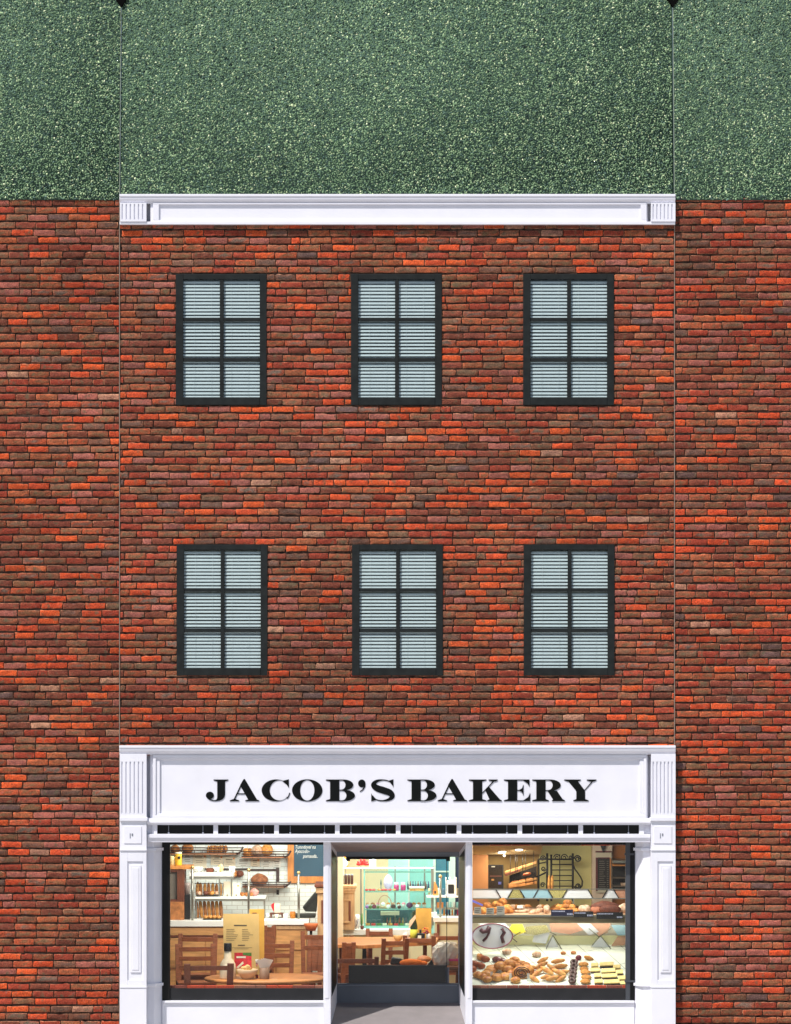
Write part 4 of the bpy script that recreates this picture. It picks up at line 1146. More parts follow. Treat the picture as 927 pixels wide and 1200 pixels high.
m = MB(); m.box(PX(238, 3.2), PX(259, 3.2), 3.2, 3.42, ZC, ZC + .014, BLK); one(m, 'tray', 'black tray of croissants on the counter below the baguettes', 'tray')
for i, px in enumerate((241, 246, 251, 256)):
    m = MB(); m.blob(on(px, 3.28, ZC + .035), (.038, .03, .026), GOLD, bend=.4, twist=.08); one(m, 'croissant', 'small golden croissant on the counter tray below the baguettes', 'pastry', 'croissants on the counter tray')
# on the top shelf
t = root('sliced_loaf', on(258.5, 3.5, ZS1), 'slice of seeded bread propped on the upper rack shelf', 'bread')
m = MB(); m.blob(on(258.5, 3.5, ZS1 + .055), (.04, .015, .055), mat('bread_crumb', rgb(232, 190, 128), .8, .2, 30)); m.build('slice', t)
m = MB(); m.box(PX(242, 3.5), PX(252, 3.5), 3.45, 3.6, ZS1, ZS1 + .055, W_RED); one(m, 'cake_box', 'red-brown wooden cake box on the upper rack shelf', 'box', bevel=.003)
m = MB(); m.lathe([(.03, 0), (.07, .03), (.085, .075), (.078, .076)], on(231, 3.5, ZS1), WHITEP, 18); one(m, 'white_bowl', 'upturned white bowl at left end of the upper rack shelf', 'bowl')
for (px, a, b_, Y, zz, lab, mm) in ((266.5, 1033, 1051, 3.5, ZS2, 'blank cream card standing on the lower rack shelf, left of the rack leg', PAPERC), (277, 1035, 1051, 3.5, ZS2, 'cream card with orange dot on the lower rack shelf, right of the rack leg', PAPERC), (272, 1015, 1022.5, 3.5, ZS1, 'small white card at right end of the upper rack shelf', PAPERW), (253.5, 1016, 1022.5, 3.45, ZS1, 'tiny white card before the seeded slice', PAPERW)):
    wpx = 4.5 if a > 1030 else 3.4
    t = root('price_card', on(px, Y, zz), lab, 'card')
    m = MB(); m.box(PX(px - wpx, Y), PX(px + wpx, Y), Y, Y + .004, zz, PZ(a, Y), mm); m.build('card', t)
    if 'dot' in lab:
        m = MB(); m.lathe([(.012, 0), (.012, .003)], (0, 0, 0), DOTO, 12); m.xform(Matrix.Translation(on(px + 2, Y - .001, PZ(a + 3, Y))) @ Matrix.Rotation(R(90), 4, 'X')); m.build('sticker', t)
    m = MB(); m.box(PX(px - .8, Y), PX(px + .8, Y), Y - .03, Y, zz, zz + .03, STEEL); m.build('clip', t)
for i, px in enumerate((284, 289, 294)):
    m = MB(); m.blob(on(px, 3.5, ZS2 + .03), (.035, .03, .028), CRUST); one(m, 'bread_roll', 'brown roll in the row at right of the lower rack shelf', 'bread', 'rolls at right of the rack')
m = MB(); m.blob(on(298, 3.55, ZS2 + .055), (.062, .05, .055), mat('pink_bag', rgb(222, 150, 140), .4, .25, 14)); one(m, 'wrapped_ham', 'pink wrapped bundle on the right end of the lower rack shelf', 'package')

# wall shelves
def wire_shelf(px0, px1, py0, py1, lab):
    Y0, Y1 = YB - .34, YB - .005
    z0_ = PZ(py1, Y0)
    t = root('wire_shelf', on((px0 + px1) / 2, Y1, z0_), lab, 'shelf', 'dark wire bread shelves on the tiled wall')
    m = MB(); m.box(PX(px0, Y0), PX(px1 - 5, Y0), Y0, Y1, z0_, z0_ + .014, mat('slat_wood', rgb(150, 100, 66), .6, .3, 8)); m.build('base', t)
    for f in (.25, .6, 1.0):
        zz = z0_ + (PZ(py0, Y0) - z0_) * f
        m = MB(); m.tube([on(px0, Y0, zz), on(px1 - 5 + 5 * f, Y0, zz)], .008, IRON, 6); m.build('wire', t)
    m = MB(); m.tube([on(px1 - 8, Y0, z0_ + .005), on(px1 - 3, Y0, z0_ + .04), on(px1, Y0, PZ(py0 - 1, Y0))], .013, IRON, 8); m.build('end_hook', t)
    x = px0 + 4
    for k in range(int((px1 - px0) / 9)):
        m = MB(); m.tube([on(x + k * 9, Y0, z0_), on(x + k * 9, Y1, z0_ + .04)], .006, IRON, 5); m.build('wire', t)
    return z0_ + .014
z1 = wire_shelf(188, 285, 993.5, 1001.5, 'long dark wire bread shelf at top left of the tiled wall')
z2 = wire_shelf(283, 341, 998, 1005.5, 'shorter dark wire bread shelf at top, left of the chalkboard')
z3 = wire_shelf(284, 341, 1034, 1040, 'lower dark wire shelf with one round loaf, below the price cards')
for (px, zz, r_, mm, lab) in ((220, z1, (.085, .09, .07), CRUST, 'orange-brown loaf on the long wire shelf'), (205, z1, (.07, .09, .06), CRUST, 'round loaf at far left of the long wire shelf'), (301.5, z2, (.085, .09, .085), FLOUR, 'floured round loaf on the shorter wire shelf'),
                             (313, z2, (.085, .09, .09), GOLD, 'bright golden loaf on the shorter wire shelf, next to the floured one'), (304, z3, (.125, .1, .085), mat('striped_crust', rgb(176, 112, 66), .7, .45, 20, .004, col2=rgb(110, 62, 34)), 'big round brown loaf on the lower wire shelf')):
    m = MB(); m.blob(on(px, YB - .2, zz + r_[2]), r_, mm, nu=20, nv=12); one(m, 'loaf', lab, 'bread')
for i in range(7):
    m = MB(); m.blob(on(244 + i * 2.6, YB - .22, z1 + .055), (.02, .08, .06), CRUST if i % 2 else GOLD, rot=(0, .2, 0)); one(m, 'bread_roll', 'narrow roll in the row on the long wire shelf', 'bread', 'narrow rolls on the long wire shelf')
m = MB(); Yb = YB - .03
m.pbox(293, 325, 1018.4, 1020.4, Yb, Yb + .02, IRON); m.pbox(323.5, 327.2, 1017, 1033, Yb - .01, Yb + .02, IRON); m.pbox(240, 293, 1017.6, 1019.4, Yb, Yb + .02, IRON)
one(m, 'shelf_bracket', 'dark iron rail and upright above the round loaf', 'bracket')
m = MB(); m.pbox(324, 327, 1043, 1048.5, Yb, Yb + .028, BLKIRON); one(m, 'wall_hook', 'small dark hook on white tiles below the lower wire shelf', 'hook')
for i, (a, b_, c, d, dot, lab) in enumerate(((213.6, 225.5, 999.8, 1013.5, 0, 'pale blue-white price card, leftmost under the long shelf'), (225.9, 242, 1001, 1017.4, 1, 'large cream price card with orange sticker, second from left'), (247, 261.5, 1002, 1014, 1, 'white price card with orange sticker, left of the gap below the shelf hook'),
                                            (262, 276, 1003.6, 1015.4, 1, 'cream price card with orange sticker beneath the long shelf end'), (277.5, 293, 1004.4, 1015, 0, 'bluish price card below the shelf hook'), (293.5, 304.6, 1005.4, 1015.6, 1, 'small cream price card with orange sticker under the shorter shelf'),
                                            (305.8, 319, 1005.8, 1016, 0, 'pale price card under the golden loaf'), (319.4, 329, 1006.5, 1016.5, 0, 'faint blank card, rightmost before the chalkboard'))):
    Y = YB - .012
    t = root('price_card', on((a + b_) / 2, Y, PZ(d, Y)), lab, 'card', 'price cards on the tiled wall')
    m = MB(); m.pbox(a, b_, c, d, Y, Y + .004, PAPERC if dot else PAPERW); m.build('card', t)
    m = MB(); rnd = random.Random(i)
    for k in range(4):
        q = c + 3 + k * 2.2; u = rnd.uniform(.15, .3); m.pbox(a + (b_ - a) * u, b_ - (b_ - a) * rnd.uniform(.15, .35), q, q + (.9 if k == 0 else .35), Y - .001, Y - .0005, INK)
    m.build('print', t)
    if dot:
        m = MB(); m.lathe([(.013, 0), (.013, .003)], (0, 0, 0), DOTO, 12); m.xform(Matrix.Translation(on(b_ - 2, Y - .0012, PZ(c + 2.5, Y))) @ Matrix.Rotation(R(90), 4, 'X')); m.build('sticker', t)

# chalkboard
def flat_text(name, parent, txt, p, h, m_, slant=0.2, wscale=1.0):
    cu = bpy.data.curves.new(name, 'FONT'); cu.body = txt; cu.size = h; cu.shear = slant; cu.extrude = .0006; cu.resolution_u = 2
    tmp = bpy.data.objects.new(name, cu); COL.objects.link(tmp)
    me = bpy.data.meshes.new_from_object(tmp); bpy.data.objects.remove(tmp)
    q = MB(); q.add([(p.x + v.co.x * wscale, p.y - v.co.z, p.z + v.co.y) for v in me.vertices], [tuple(f.vertices) for f in me.polygons], m_)
    return q.build(name, parent)
Y = YB - .05
t = root('chalkboard', on(362, Y, PZ(1035, Y)), 'slate-blue chalkboard in a pine frame with white handwriting', 'chalkboard')
m = MB(); m.pbox(344.5, 384, 975, 1028, Y + .01, Y + .04, mat('slate_blue_board', rgb(50, 84, 104), .7, .12, 4)); m.build('board', t)
m = MB(); m.pbox(337, 344.5, 970, 1035, Y - .01, Y + .045, W_ORANGE); m.build('frame', t, bevel=.005)
m = MB(); m.pbox(344.5, 385, 1027, 1035, Y - .01, Y + .045, W_ORANGE); m.build('frame', t, bevel=.005)
CHALK = mat('chalk', rgb(226, 232, 228), .9, .1, 30)
for (px, py, tx) in ((345.5, 994.5, 'Tunodoval na'), (345.5, 999.5, 'Ayacodo-'), (355, 1005.2, 'pamauda..')):
    flat_text('lettering', t, tx, pt(px, py, Y + .008), .075, CHALK, .25, .72)

# things on the short counter
t = root('carton', on(322.5, 3.6, ZC2), 'cream and red carton on the short counter', 'carton')
m = MB(); p0 = on(318.5, 3.55, ZC2 + .075); m.box(PX(321.5, 3.6), PX(328.5, 3.6), 3.56, 3.66, ZC2 + .07, PZ(1059, 3.6), PAPERC); m.build('body', t)
m = MB(); m.prism([(PX(318, 3.58), ZC2 + .15), (PX(321.4, 3.58), ZC2 + .07), (PX(321.4, 3.58), PZ(1058, 3.58)), (PX(318, 3.58), PZ(1060, 3.58))], 'y', 3.565, 3.655, REDM); m.build('side', t)
t = root('wooden_stand', on(324, 3.55, ZC2), 'small red-brown stand carrying the carton', 'stand')
m = MB(); m.box(PX(316, 3.5), PX(332, 3.5), 3.5, 3.7, ZC2 + .048, ZC2 + .065, W_RED); m.build('top', t, bevel=.003)
for px in (317.5, 330.5):
    m = MB(); m.box(PX(px - .8, 3.5), PX(px + .8, 3.5), 3.51, 3.69, ZC2, ZC2 + .047, W_RED); m.build('leg', t)
m = MB(); m.lathe([(.02, 0), (.035, .03), (.035, .07)], on(313, 3.5, ZC2), WHITEP, 14); one(m, 'cup', 'white cup left of the little red-brown stand', 'cup')
m = MB(); m.lathe([(.02, 0), (.03, .03), (.03, .06)], on(324, 3.42, ZC2), PAPERC, 14); one(m, 'cup', 'cream cup under the little red-brown stand', 'cup')
t = root('slicer', on(355, 3.6, ZC2), 'dark meat slicer with a raised tilted plate on the short counter', 'slicer')
m = MB(); m.box(PX(341, 3.6), PX(370, 3.6), 3.5, 3.75, ZC2, ZC2 + .055, mat('dark_green_black', rgb(38, 42, 36), .4, .2, 6)); m.build('base', t, bevel=.015)
m = MB(); pp = [pt(354.5, 1063, 3.6), pt(358, 1068, 3.6), pt(371, 1068.5, 3.6), pt(373, 1044, 3.6), pt(368.5, 1046, 3.6)]
m.prism([(q.x, q.z) for q in pp], 'y', 3.55, 3.72, mat('dark_green_black', rgb(38, 42, 36))); m.build('plate', t, bevel=.012)
for f in (.3, .55):
    m = MB(); a = pt(355, 1063.5, 3.545).lerp(pt(358, 1067.5, 3.545), f); q = pt(368.5, 1047, 3.545).lerp(pt(373, 1055, 3.545), f); m.bar(a, q, .006, .008, BLKIRON); m.build('rib', t)
t = root('cupboard', on(378, 3.1, .02), 'tan wooden cupboard with a moulded top at the right edge of the left window', 'cupboard')
m = MB(); m.box(PX(372, 3.2), PX(385, 3.2), 3.2, 3.8, .02, PZ(1040, 3.2), W_TAN); m.build('body', t)
m = MB(); m.pbox(368.5, 386, 1036.4, 1040, 3.12, 3.85, W_RED); m.pbox(370, 386, 1040, 1047, 3.16, 3.82, W_TAN); m.build('cornice', t, bevel=.008)
m = MB(); m.pbox(376.5, 385, 1055, 1082, 3.185, 3.2, W_RED); m.build('door', t)
m = MB(); m.lathe([(.06, 0), (.09, .06), (.1, .1), (.09, .1)], on(364.5, 3.1, ZC2 - .15), mat('terracotta', rgb(186, 96, 44), .6, .15, 8), 16); 
t2 = root('plant_stand', on(364.5, 3.1, .02), 'terracotta bowl on a thin dark stand between counter and cupboard', 'bowl')
m.build('bowl', t2); m = MB(); m.tube([on(364.5, 3.1, .02), on(364.5, 3.1, ZC2 - .15)], .02, BLKIRON, 8); m.build('stem', t2)
m = MB(); m.lathe([(.03, 0), (.035, .08), (.02, .14), (.012, .17)], on(308.5, 1.5, zT), mat('blue_glass', rgb(110, 150, 176), .2, .2, 6), 12); one(m, 'blue_bottle', 'small blue glass bottle just right of the gold menu', 'bottle')

# ---------------------------------------------------------------- through the entrance glass
YC = 5.3
zb = PZ(1089, 5.1)
t = root('counter', on(430, 5.2, .02), 'white-topped cream counter carrying the teal glass case', 'counter')
m = MB(); m.pbox(388, 482, 1089, 1096, 5.1, 6.2, TOPW); m.build('worktop', t, bevel=.006)
m = MB(); m.box(PX(388, 5.15), PX(481, 5.15), 5.16, 6.1, .02, PZ(1096, 5.1) - .002, mat('cream_panel', rgb(206, 198, 160), .6, .08, 4)); m.build('body', t)
m = MB(); m.box(PX(388, 5.15), PX(481, 5.15), 5.145, 5.16, .5, .54, W_TAN); m.build('moulding', t)
t = root('counter', on(530, 4.9, .02), 'cream counter end with a white top at right behind the plastic bag', 'counter')
m = MB(); m.pbox(508, 548, 1075.5, 1080.5, 4.8, 5.6, TOPW); m.build('worktop', t)
m = MB(); m.box(PX(510, 4.85), PX(547, 4.85), 4.86, 5.55, .02, PZ(1080.5, 4.8) - .002, mat('cream_panel', rgb(206, 198, 160))); m.build('body', t)
m = MB(); m.pbox(512, 515, 1083, 1102, 4.82, 4.86, W_RED); m.build('upright', t)
ZB2 = PZ(1075.5, 4.8)
# tan pillar cupboard
t = root('cupboard', on(403, 5.0, .02), 'tan panelled wooden pillar cupboard beside the glass case', 'cupboard')
ztp = PZ(1037.5, 4.9)
m = MB(); m.box(PX(386, 5), PX(415.5, 5), 5.0, 5.5, zb, PZ(1047, 5), W_TAN); m.build('body', t)
m = MB(); m.pbox(386, 418, 1037.5, 1040.6, 4.9, 5.55, W_TAN); m.pbox(386, 416.6, 1040.6, 1044, 4.93, 5.53, W_TAN); m.pbox(386, 415.9, 1044, 1047, 4.96, 5.5, W_TAN); m.build('cornice', t, bevel=.008)
m = MB(); m.pbox(386, 411, 1054, 1056, 4.975, 5.0, W_TAN); m.pbox(408.5, 411, 1056, 1080, 4.97, 5.0, W_RED); m.pbox(386, 410, 1079.5, 1081.8, 4.95, 5.0, W_TAN); m.build('frame', t, bevel=.004)
m = MB(); m.pbox(394, 401, 1058, 1074, 4.985, 4.998, PAPERW); one(m, 'notice', 'white notice pinned to the tan pillar cupboard', 'notice')
for i in range(6):
    px = 394.5 + i * 3.6
    t = root('jar', on(px, 5.1, ztp), 'dark brown glass jar in the row on top of the tan pillar cupboard', 'jar', 'dark jars on the pillar cupboard')
    m = MB(); m.lathe([(.019, 0), (.0205, .01), (.0205, .125), (.017, .135)], on(px, 5.1, ztp), mat('dark_jar', rgb(74, 42, 34), .3, .4, 20), 12); m.build('body', t)
    m = MB(); m.lathe([(.019, .135), (.019, .15)], on(px, 5.1, ztp), mat('jar_lid', rgb(146, 156, 170), .4, .1, 6), 12); m.build('lid', t)
# display case
t = root('display_case', on(463, YC, zb), 'tall teal-edged glass display case of cakes and sweets on the counter', 'display case')
zt_ = PZ(1018, YC)
yb0, yb1 = YC, YC + .62
for (px, y) in ((427, yb0), (506, yb0), (422.5, yb1), (508, yb1), (463, yb1), (498, yb1)):
    m = MB(); m.box(PX(px, YC) - .011, PX(px, YC) + .011, y - .011, y + .011, zb, zt_, STEEL if px != 427 else TEAL); m.build('post', t)
SHZ = []
for py in (1085, 1065.3, 1044.6, 1021.5):
    z = PZ(py, YC); SHZ.append(z)
    m = MB(); m.box(PX(427.5, YC), PX(505.5, YC), yb0 + .012, yb1 - .012, z - .012, z, M_TEALGLASS); m.build('glass_shelf', t)
    m = MB(); m.box(PX(427.5, YC), PX(505.5, YC), yb0 + .001, yb0 + .011, z - .014, z + .002, TEAL); m.build('shelf_edge', t)
m = MB(); m.box(PX(421, YC), PX(508, YC), yb0 - .02, yb0, zt_, zt_ + .022, mat('pale_teal', rgb(170, 214, 208), .4, .1, 6)); m.box(PX(388, YC), PX(421, YC), yb0 - .02, yb0, zt_ + .0, zt_ + .02, mat('pale_teal', rgb(170, 214, 208))); m.build('top_rail', t)
m = MB(); m.box(PX(428, YC), PX(505, YC), yb0 - .004, yb0 - .001, zb, zt_, M_TEALGLASS); m.build('front_pane', t)
m = MB(); m.box(PX(427, YC), PX(506, YC), yb0 - .03, yb1, zb - .002, zb + .03, TEAL); m.build('plinth', t)
m = MB(); m.box(PX(429, YC), PX(505, YC), yb1 + .012, yb1 + .02, zb + .03, SHZ[1] - .02, TEALD); m.build('back_panel', t)
CASE = 'sweets and cakes in the glass case'
for px, lab in ((464.5, 'left one of two jars of pink sweets in the glass case'), (472.5, 'right one of two jars of pink sweets in the glass case')):
    t = root('sweet_jar', on(px, YC + .2, SHZ[2]), lab, 'jar', 'jars of pink sweets')
    m = MB(); m.lathe([(.034, 0), (.038, .01), (.038, .07), (.03, .085)], on(px, YC + .2, SHZ[2]), PINKM, 14); m.build('body', t)
    m = MB(); m.lathe([(.026, .085), (.03, .095), (.03, .12)], on(px, YC + .2, SHZ[2]), WHITEP, 12); m.build('lid', t)
m = MB(); m.blob(on(455, YC + .35, SHZ[2] + .11), (.07, .05, .11), mat('lilac_wrap', rgb(196, 178, 206), .5, .3, 14)); one(m, 'gift_bag', 'lilac and white wrapped bag behind the pink sweet jars', 'bag')
m = MB(); m.lathe([(.03, 0), (.03, .008), (.006, .012), (.006, .06), (.012, .09), (.004, .15)], on(446.5, YC + .4, SHZ[2]), TEALD, 12); one(m, 'bell_stand', 'small dark pointed stand left of the lilac bag', 'stand')
for i, px in enumerate((425 + 4.5, 434, 438, 444.5, 448.5, 452, 457, 462)):
    m = MB(); m.blob(on(px, YC + .1, SHZ[2] + .016), (.03, .03, .016), mat('red_fruit', rgb(206, 62, 62), .4, .3, 20) if i not in (3, 7) else GOLD); one(m, 'fruit_tart', 'small red or gold tart in the row on the upper glass shelf', 'pastry', 'tarts on the upper glass shelf')
t = root('cream_cake', on(488, YC + .2, SHZ[2]), 'layered cream cake on the right of the upper glass shelf', 'cake')
m = MB(); m.box(PX(480, YC + .2), PX(497, YC + .2), YC + .1, YC + .3, SHZ[2] + .001, SHZ[2] + .035, GOLD); m.build('sponge', t)
m = MB(); m.box(PX(480, YC + .2), PX(497.4, YC + .2), YC + .095, YC + .305, SHZ[2] + .036, SHZ[2] + .056, PAPERC); m.build('cream', t, bevel=.004)
t = root('basket', on(451, YC + .2, SHZ[1]), 'small basket with an arched copper handle on the lower glass shelf', 'basket')
m = MB(); m.tube([on(451, YC + .2, SHZ[1] + .03) + Vector((.1 * math.cos(R(a)), 0, .16 * math.sin(R(a)))) for a in range(0, 181, 15)], .008, mat('copper', rgb(206, 160, 130), .35, .1, 6, metal=.5), 6); m.build('handle', t)
m = MB(); m.lathe([(.08, 0), (.1, .03)], on(451, YC + .2, SHZ[1]), mat('wicker', rgb(196, 170, 130), .7, .3, 30), 16, 1, .5); m.build('bowl', t)
for (px, mm, r_, lab) in ((430, mat('mauve', rgb(176, 120, 196), .5, .2, 9), .028, 'mauve iced cake on the lower glass shelf'), (434, GREENM, .026, 'green iced cake next to the mauve one'), (438.5, mat('wine_red', rgb(120, 40, 60), .4, .2, 9), .034, 'dark red berry cake on the lower glass shelf'), (443, GREENM, .02, 'small green cake right of the berry cake'), (461, CHOC, .036, 'dark chocolate cake right of the copper handle'), (480, mat('plum', rgb(86, 50, 90), .4, .2, 9), .05, 'plum coloured flower cake above the wine bottle'), (468, CHOC, .028, 'small chocolate cake in the middle of the lower glass shelf'), (455, PAPERW, .03, 'white cream cake beside the chocolate cake'), (489, PAPERW, .034, 'white iced cake at right of the lower glass shelf')):
    m = MB(); m.blob(on(px, YC + .15 + (.1 if px == 480 else 0), SHZ[1] + r_ * .8), (r_, r_, r_ * .9), mm); one(m, 'iced_cake', lab, 'cake', CASE)
for i in range(14):
    px = 450 + i * 3.7
    m = MB(); m.lathe([(.013, 0), (.013, .06), (.006, .085), (.006, .11)], on(px, YC + .12 + .06 * (i % 2), SHZ[0] + .001), mat('syrup_%d' % (i % 4), (rgb(50, 76, 70), rgb(120, 60, 40), rgb(150, 120, 60), rgb(40, 50, 60))[i % 4], .3, .2, 9), 8); one(m, 'syrup_bottle', 'small bottle in the dark row on the bottom of the glass case', 'bottle', 'bottles in the bottom of the glass case')
for i in range(3):
    m = MB(); m.box(PX(430 + i * 6, YC), PX(434.6 + i * 6, YC), YC + .2, YC + .4, SHZ[0] + .001, SHZ[0] + .07, TEALD); one(m, 'tin', 'dark teal tin at bottom left of the glass case', 'tin', 'teal tins in the glass case')
m = MB(); m.box(PX(446, YC), PX(468, YC), YC + .3, YC + .5, SHZ[1] - .11, SHZ[1] - .06, mat('beige_tray', rgb(206, 190, 160), .6, .1, 5)); one(m, 'cake_tray', 'long beige tray beneath the lower glass shelf', 'tray')
# above the case
t = root('ribbon_bow', on(425, YC + .1, zt_ + .022), 'bright red ribbon bow on top of the glass case', 'bow')
for a in (150, 110, 70, 30, 180, 0):
    m = MB(); m.blob(on(425, YC + .1, zt_ + .06) + Vector((.045 * math.cos(R(a)), 0, .035 * math.sin(R(a)))), (.05, .022, .022), mat('red_ribbon', rgb(214, 26, 24), .4, .25, 8), rot=(0, -R(a), 0)); m.build('loop', t)
m = MB(); m.blob(on(401, YC + .05, zt_ + .075), (.085, .06, .075), mat('white_cloth', rgb(226, 234, 230), .8, .08, 6)); one(m, 'white_bundle', 'white cloth bundle above the dark jars', 'bundle')
m = MB(); m.box(PX(399, YC), PX(405, YC), YC + .12, YC + .2, zt_ + .1, zt_ + .2, DOTO); m.box(PX(396, YC), PX(408, YC), YC + .1, YC + .22, zt_ + .02, zt_ + .1, DOTO); one(m, 'orange_box', 'orange box behind the white cloth bundle', 'box')
m = MB(); m.box(PX(433, YC), PX(440.5, YC), YC + .1, YC + .105, zt_ + .022, zt_ + .14, PAPERW); one(m, 'card', 'white card right of the red bow', 'card')
# rear wall panels
def rear(px0, px1, col, lab, nm='wall_panel', y=.02, py0=960, py1=1094):
    m = MB(); m.pbox(px0, px1, py0, py1, YK - y, YK - .001, col); return one(m, nm, lab, 'panel')
rear(455, 478.4, mat('turquoise_light', rgb(180, 238, 230), .3, .1, 3), 'pale turquoise panel left of the white mullion')
rear(478.4, 480, TOPW, 'white mullion between two turquoise panels', 'mullion', .05)
rear(480, 507.6, mat('turquoise', rgb(150, 222, 216), .3, .12, 3), 'turquoise panel right of the white mullion')
rear(507.6, 510.6, mat('mint', rgb(206, 240, 228), .4, .05, 3), 'mint white mullion beside the deep blue panel', 'mullion', .05)
rear(510.6, 526, mat('petrol_blue', rgb(58, 128, 150), .3, .25, 3), 'deep petrol blue panel beyond the ball-topped post')
rear(526, 533.6, mat('mint', rgb(206, 240, 228)), 'wide mint white column beside the entrance right edge', 'column', .1)
rear(533.6, 546, mat('navy', rgb(30, 58, 92), .4, .2, 3), 'narrow navy panel at the right edge of the entrance')
m = MB(); m.pbox(505, 526, 1020.6, 1022.2, YK - .06, YK - .021, mat('mint', rgb(206, 240, 228))); one(m, 'glazing_bar', 'thin white bar across the blue panel', 'bar')
# post, shelves and bits on the right counter
t = root('rail_post', on(516, 4.86, ZB2), 'steel rail post with ball top standing right of the glass case', 'post', 'steel posts along the cafe counter')
m = MB(); top = PZ(1028, 4.86); m.tube([on(516, 4.86, ZB2), on(516, 4.86, top)], .017, STEEL, 12); m.build('tube', t)
m = MB(); m.blob(on(516, 4.86, top + .012), (.026, .026, .026), BRASS, noise=0); m.build('ball', t)
t = root('back_shelf', on(522, 5.3, ZB2), 'white two-tier shelf of bottles on the right counter', 'shelf')
for py in (1050, 1064):
    m = MB(); m.box(PX(500 if py == 1050 else 510, 5.2), PX(546, 5.2), 5.15, 5.45, PZ(py, 5.2) - .02, PZ(py, 5.2), TOPW if py == 1050 else STEEL); m.build('board', t)
for px in (511, 545):
    m = MB(); m.box(PX(px, 5.4) - .008, PX(px, 5.4) + .008, 5.39, 5.41, ZB2, PZ(1050, 5.2) - .02, STEEL); m.build('leg', t)
zs = PZ(1050, 5.2)
t = root('wooden_block', on(510.5, 5.3, zs), 'orange wooden knife block on the upper right shelf', 'block')
m = MB(); m.prism([(PX(507.5, 5.3), zs), (PX(514, 5.3), zs), (PX(513, 5.3), zs + .12), (PX(510, 5.3), zs + .2), (PX(508.6, 5.3), zs + .2)], 'y', 5.26, 5.34, W_ORANGE); m.build('block', t)
m = MB(); m.box(PX(509, 5.26), PX(511, 5.26), 5.255, 5.2599, zs + .03, zs + .07, BLK); m.build('slot', t)
t = root('coffee_machine', on(528.5, 5.3, zs), 'white coffee machine with a dark front on the upper right shelf', 'coffee machine')
m = MB(); m.box(PX(522.5, 5.3), PX(535, 5.3), 5.24, 5.42, zs, PZ(1032, 5.3), WHITEP); m.build('body', t, bevel=.01)
m = MB(); m.box(PX(525, 5.3), PX(532, 5.3), 5.225, 5.239, zs + .03, PZ(1036, 5.3), BLK); m.build('front', t, bevel=.008)
for px in (523, 527, 534):
    m = MB(); m.lathe([(.012, 0), (.012, .05)], on(px, 5.3, PZ(1032, 5.3)), WHITEP, 8); m.build('spout', t)
for i in range(6):
    px = 520.5 + i * 3.2; cc = (rgb(226, 150, 40), rgb(96, 40, 90), rgb(30, 36, 60), rgb(214, 140, 60), rgb(40, 60, 84), rgb(190, 50, 90))[i]
    t = root('small_bottle', on(px, 5.3, ZB2 + .001), ('orange', 'purple', 'navy', 'amber', 'slate-blue', 'magenta')[i] + ' little bottle in the row on the right counter', 'bottle', 'coloured bottles on the right counter')
    m = MB(); m.lathe([(.014, 0), (.014, .07), (.006, .09)], on(px, 5.3, ZB2 + .001), mat('bottle_%d' % i, cc, .3, .1, 6), 10); m.build('body', t)
    m = MB(); m.lathe([(.007, .09), (.007, .115)], on(px, 5.3, ZB2 + .001), BLK, 8); m.build('cap', t)
for i, px in enumerate((514, 518)):
    m = MB(); m.box(PX(px - 2, 5.3), PX(px + 1.6, 5.3), 5.26, 5.36, PZ(1064, 5.2), PZ(1064, 5.2) + .075, W_ORANGE); one(m, 'spice_box', 'small orange wooden box on the lower right shelf', 'box', 'orange boxes on the lower right shelf')
for i, (px, cc) in enumerate(((524, PAPERW), (528, mat('aqua', rgb(150, 214, 214), .4, .1, 5)), (532, PAPERW), (536, mat('aqua', rgb(150, 214, 214))))):
    m = MB(); m.lathe([(.016, 0), (.016, .08)], on(px, 5.3, PZ(1064, 5.2)), cc, 10); one(m, 'tumbler', 'pale tumbler in the row on the lower right shelf', 'cup', 'tumblers on the lower right shelf')
m = MB(); m.box(PX(505, 4.95), PX(512, 4.95), 4.9, 5.0, ZB2, ZB2 + .07, PAPERW); one(m, 'white_box', 'white box at left end of the right counter', 'box')
t = root('vase', on(419, 5.15, zb), 'white vase with blue scribble pattern beside the tan cupboard', 'vase')
m = MB(); m.lathe([(.03, 0), (.04, .03), (.036, .17), (.028, .21)], on(418.6, 5.15, zb), WHITEP, 14); m.build('body', t)
m = MB(); m.tube([on(416.5, 5.106, zb + .03), on(419, 5.108, zb + .09), on(417.2, 5.108, zb + .12), on(420, 5.108, zb + .15), on(418, 5.108, zb + .05)], .0035, mat('cobalt', rgb(40, 60, 110), .4, .1, 5), 5); m.build('pattern', t)
t = root('potted_plant', on(424.3, 5.12, zb), 'slender green plant in a brown pot against the glass case', 'plant')
m = MB(); m.lathe([(.022, 0), (.028, .05)], on(424.3, 5.12, zb), W_RED, 12); m.build('pot', t)
m = MB()
for i in range(12):
    a = random.uniform(-.016, .016); m.tube([on(424.3, 5.12, zb + .05) + Vector((a * .5, random.uniform(-.01, .01), 0)), on(424.3, 5.12, zb + random.uniform(.14, .24)) + Vector((a, random.uniform(-.02, .02), 0))], [.006, .002], GREENM, 5)
m.build('leaves', t)
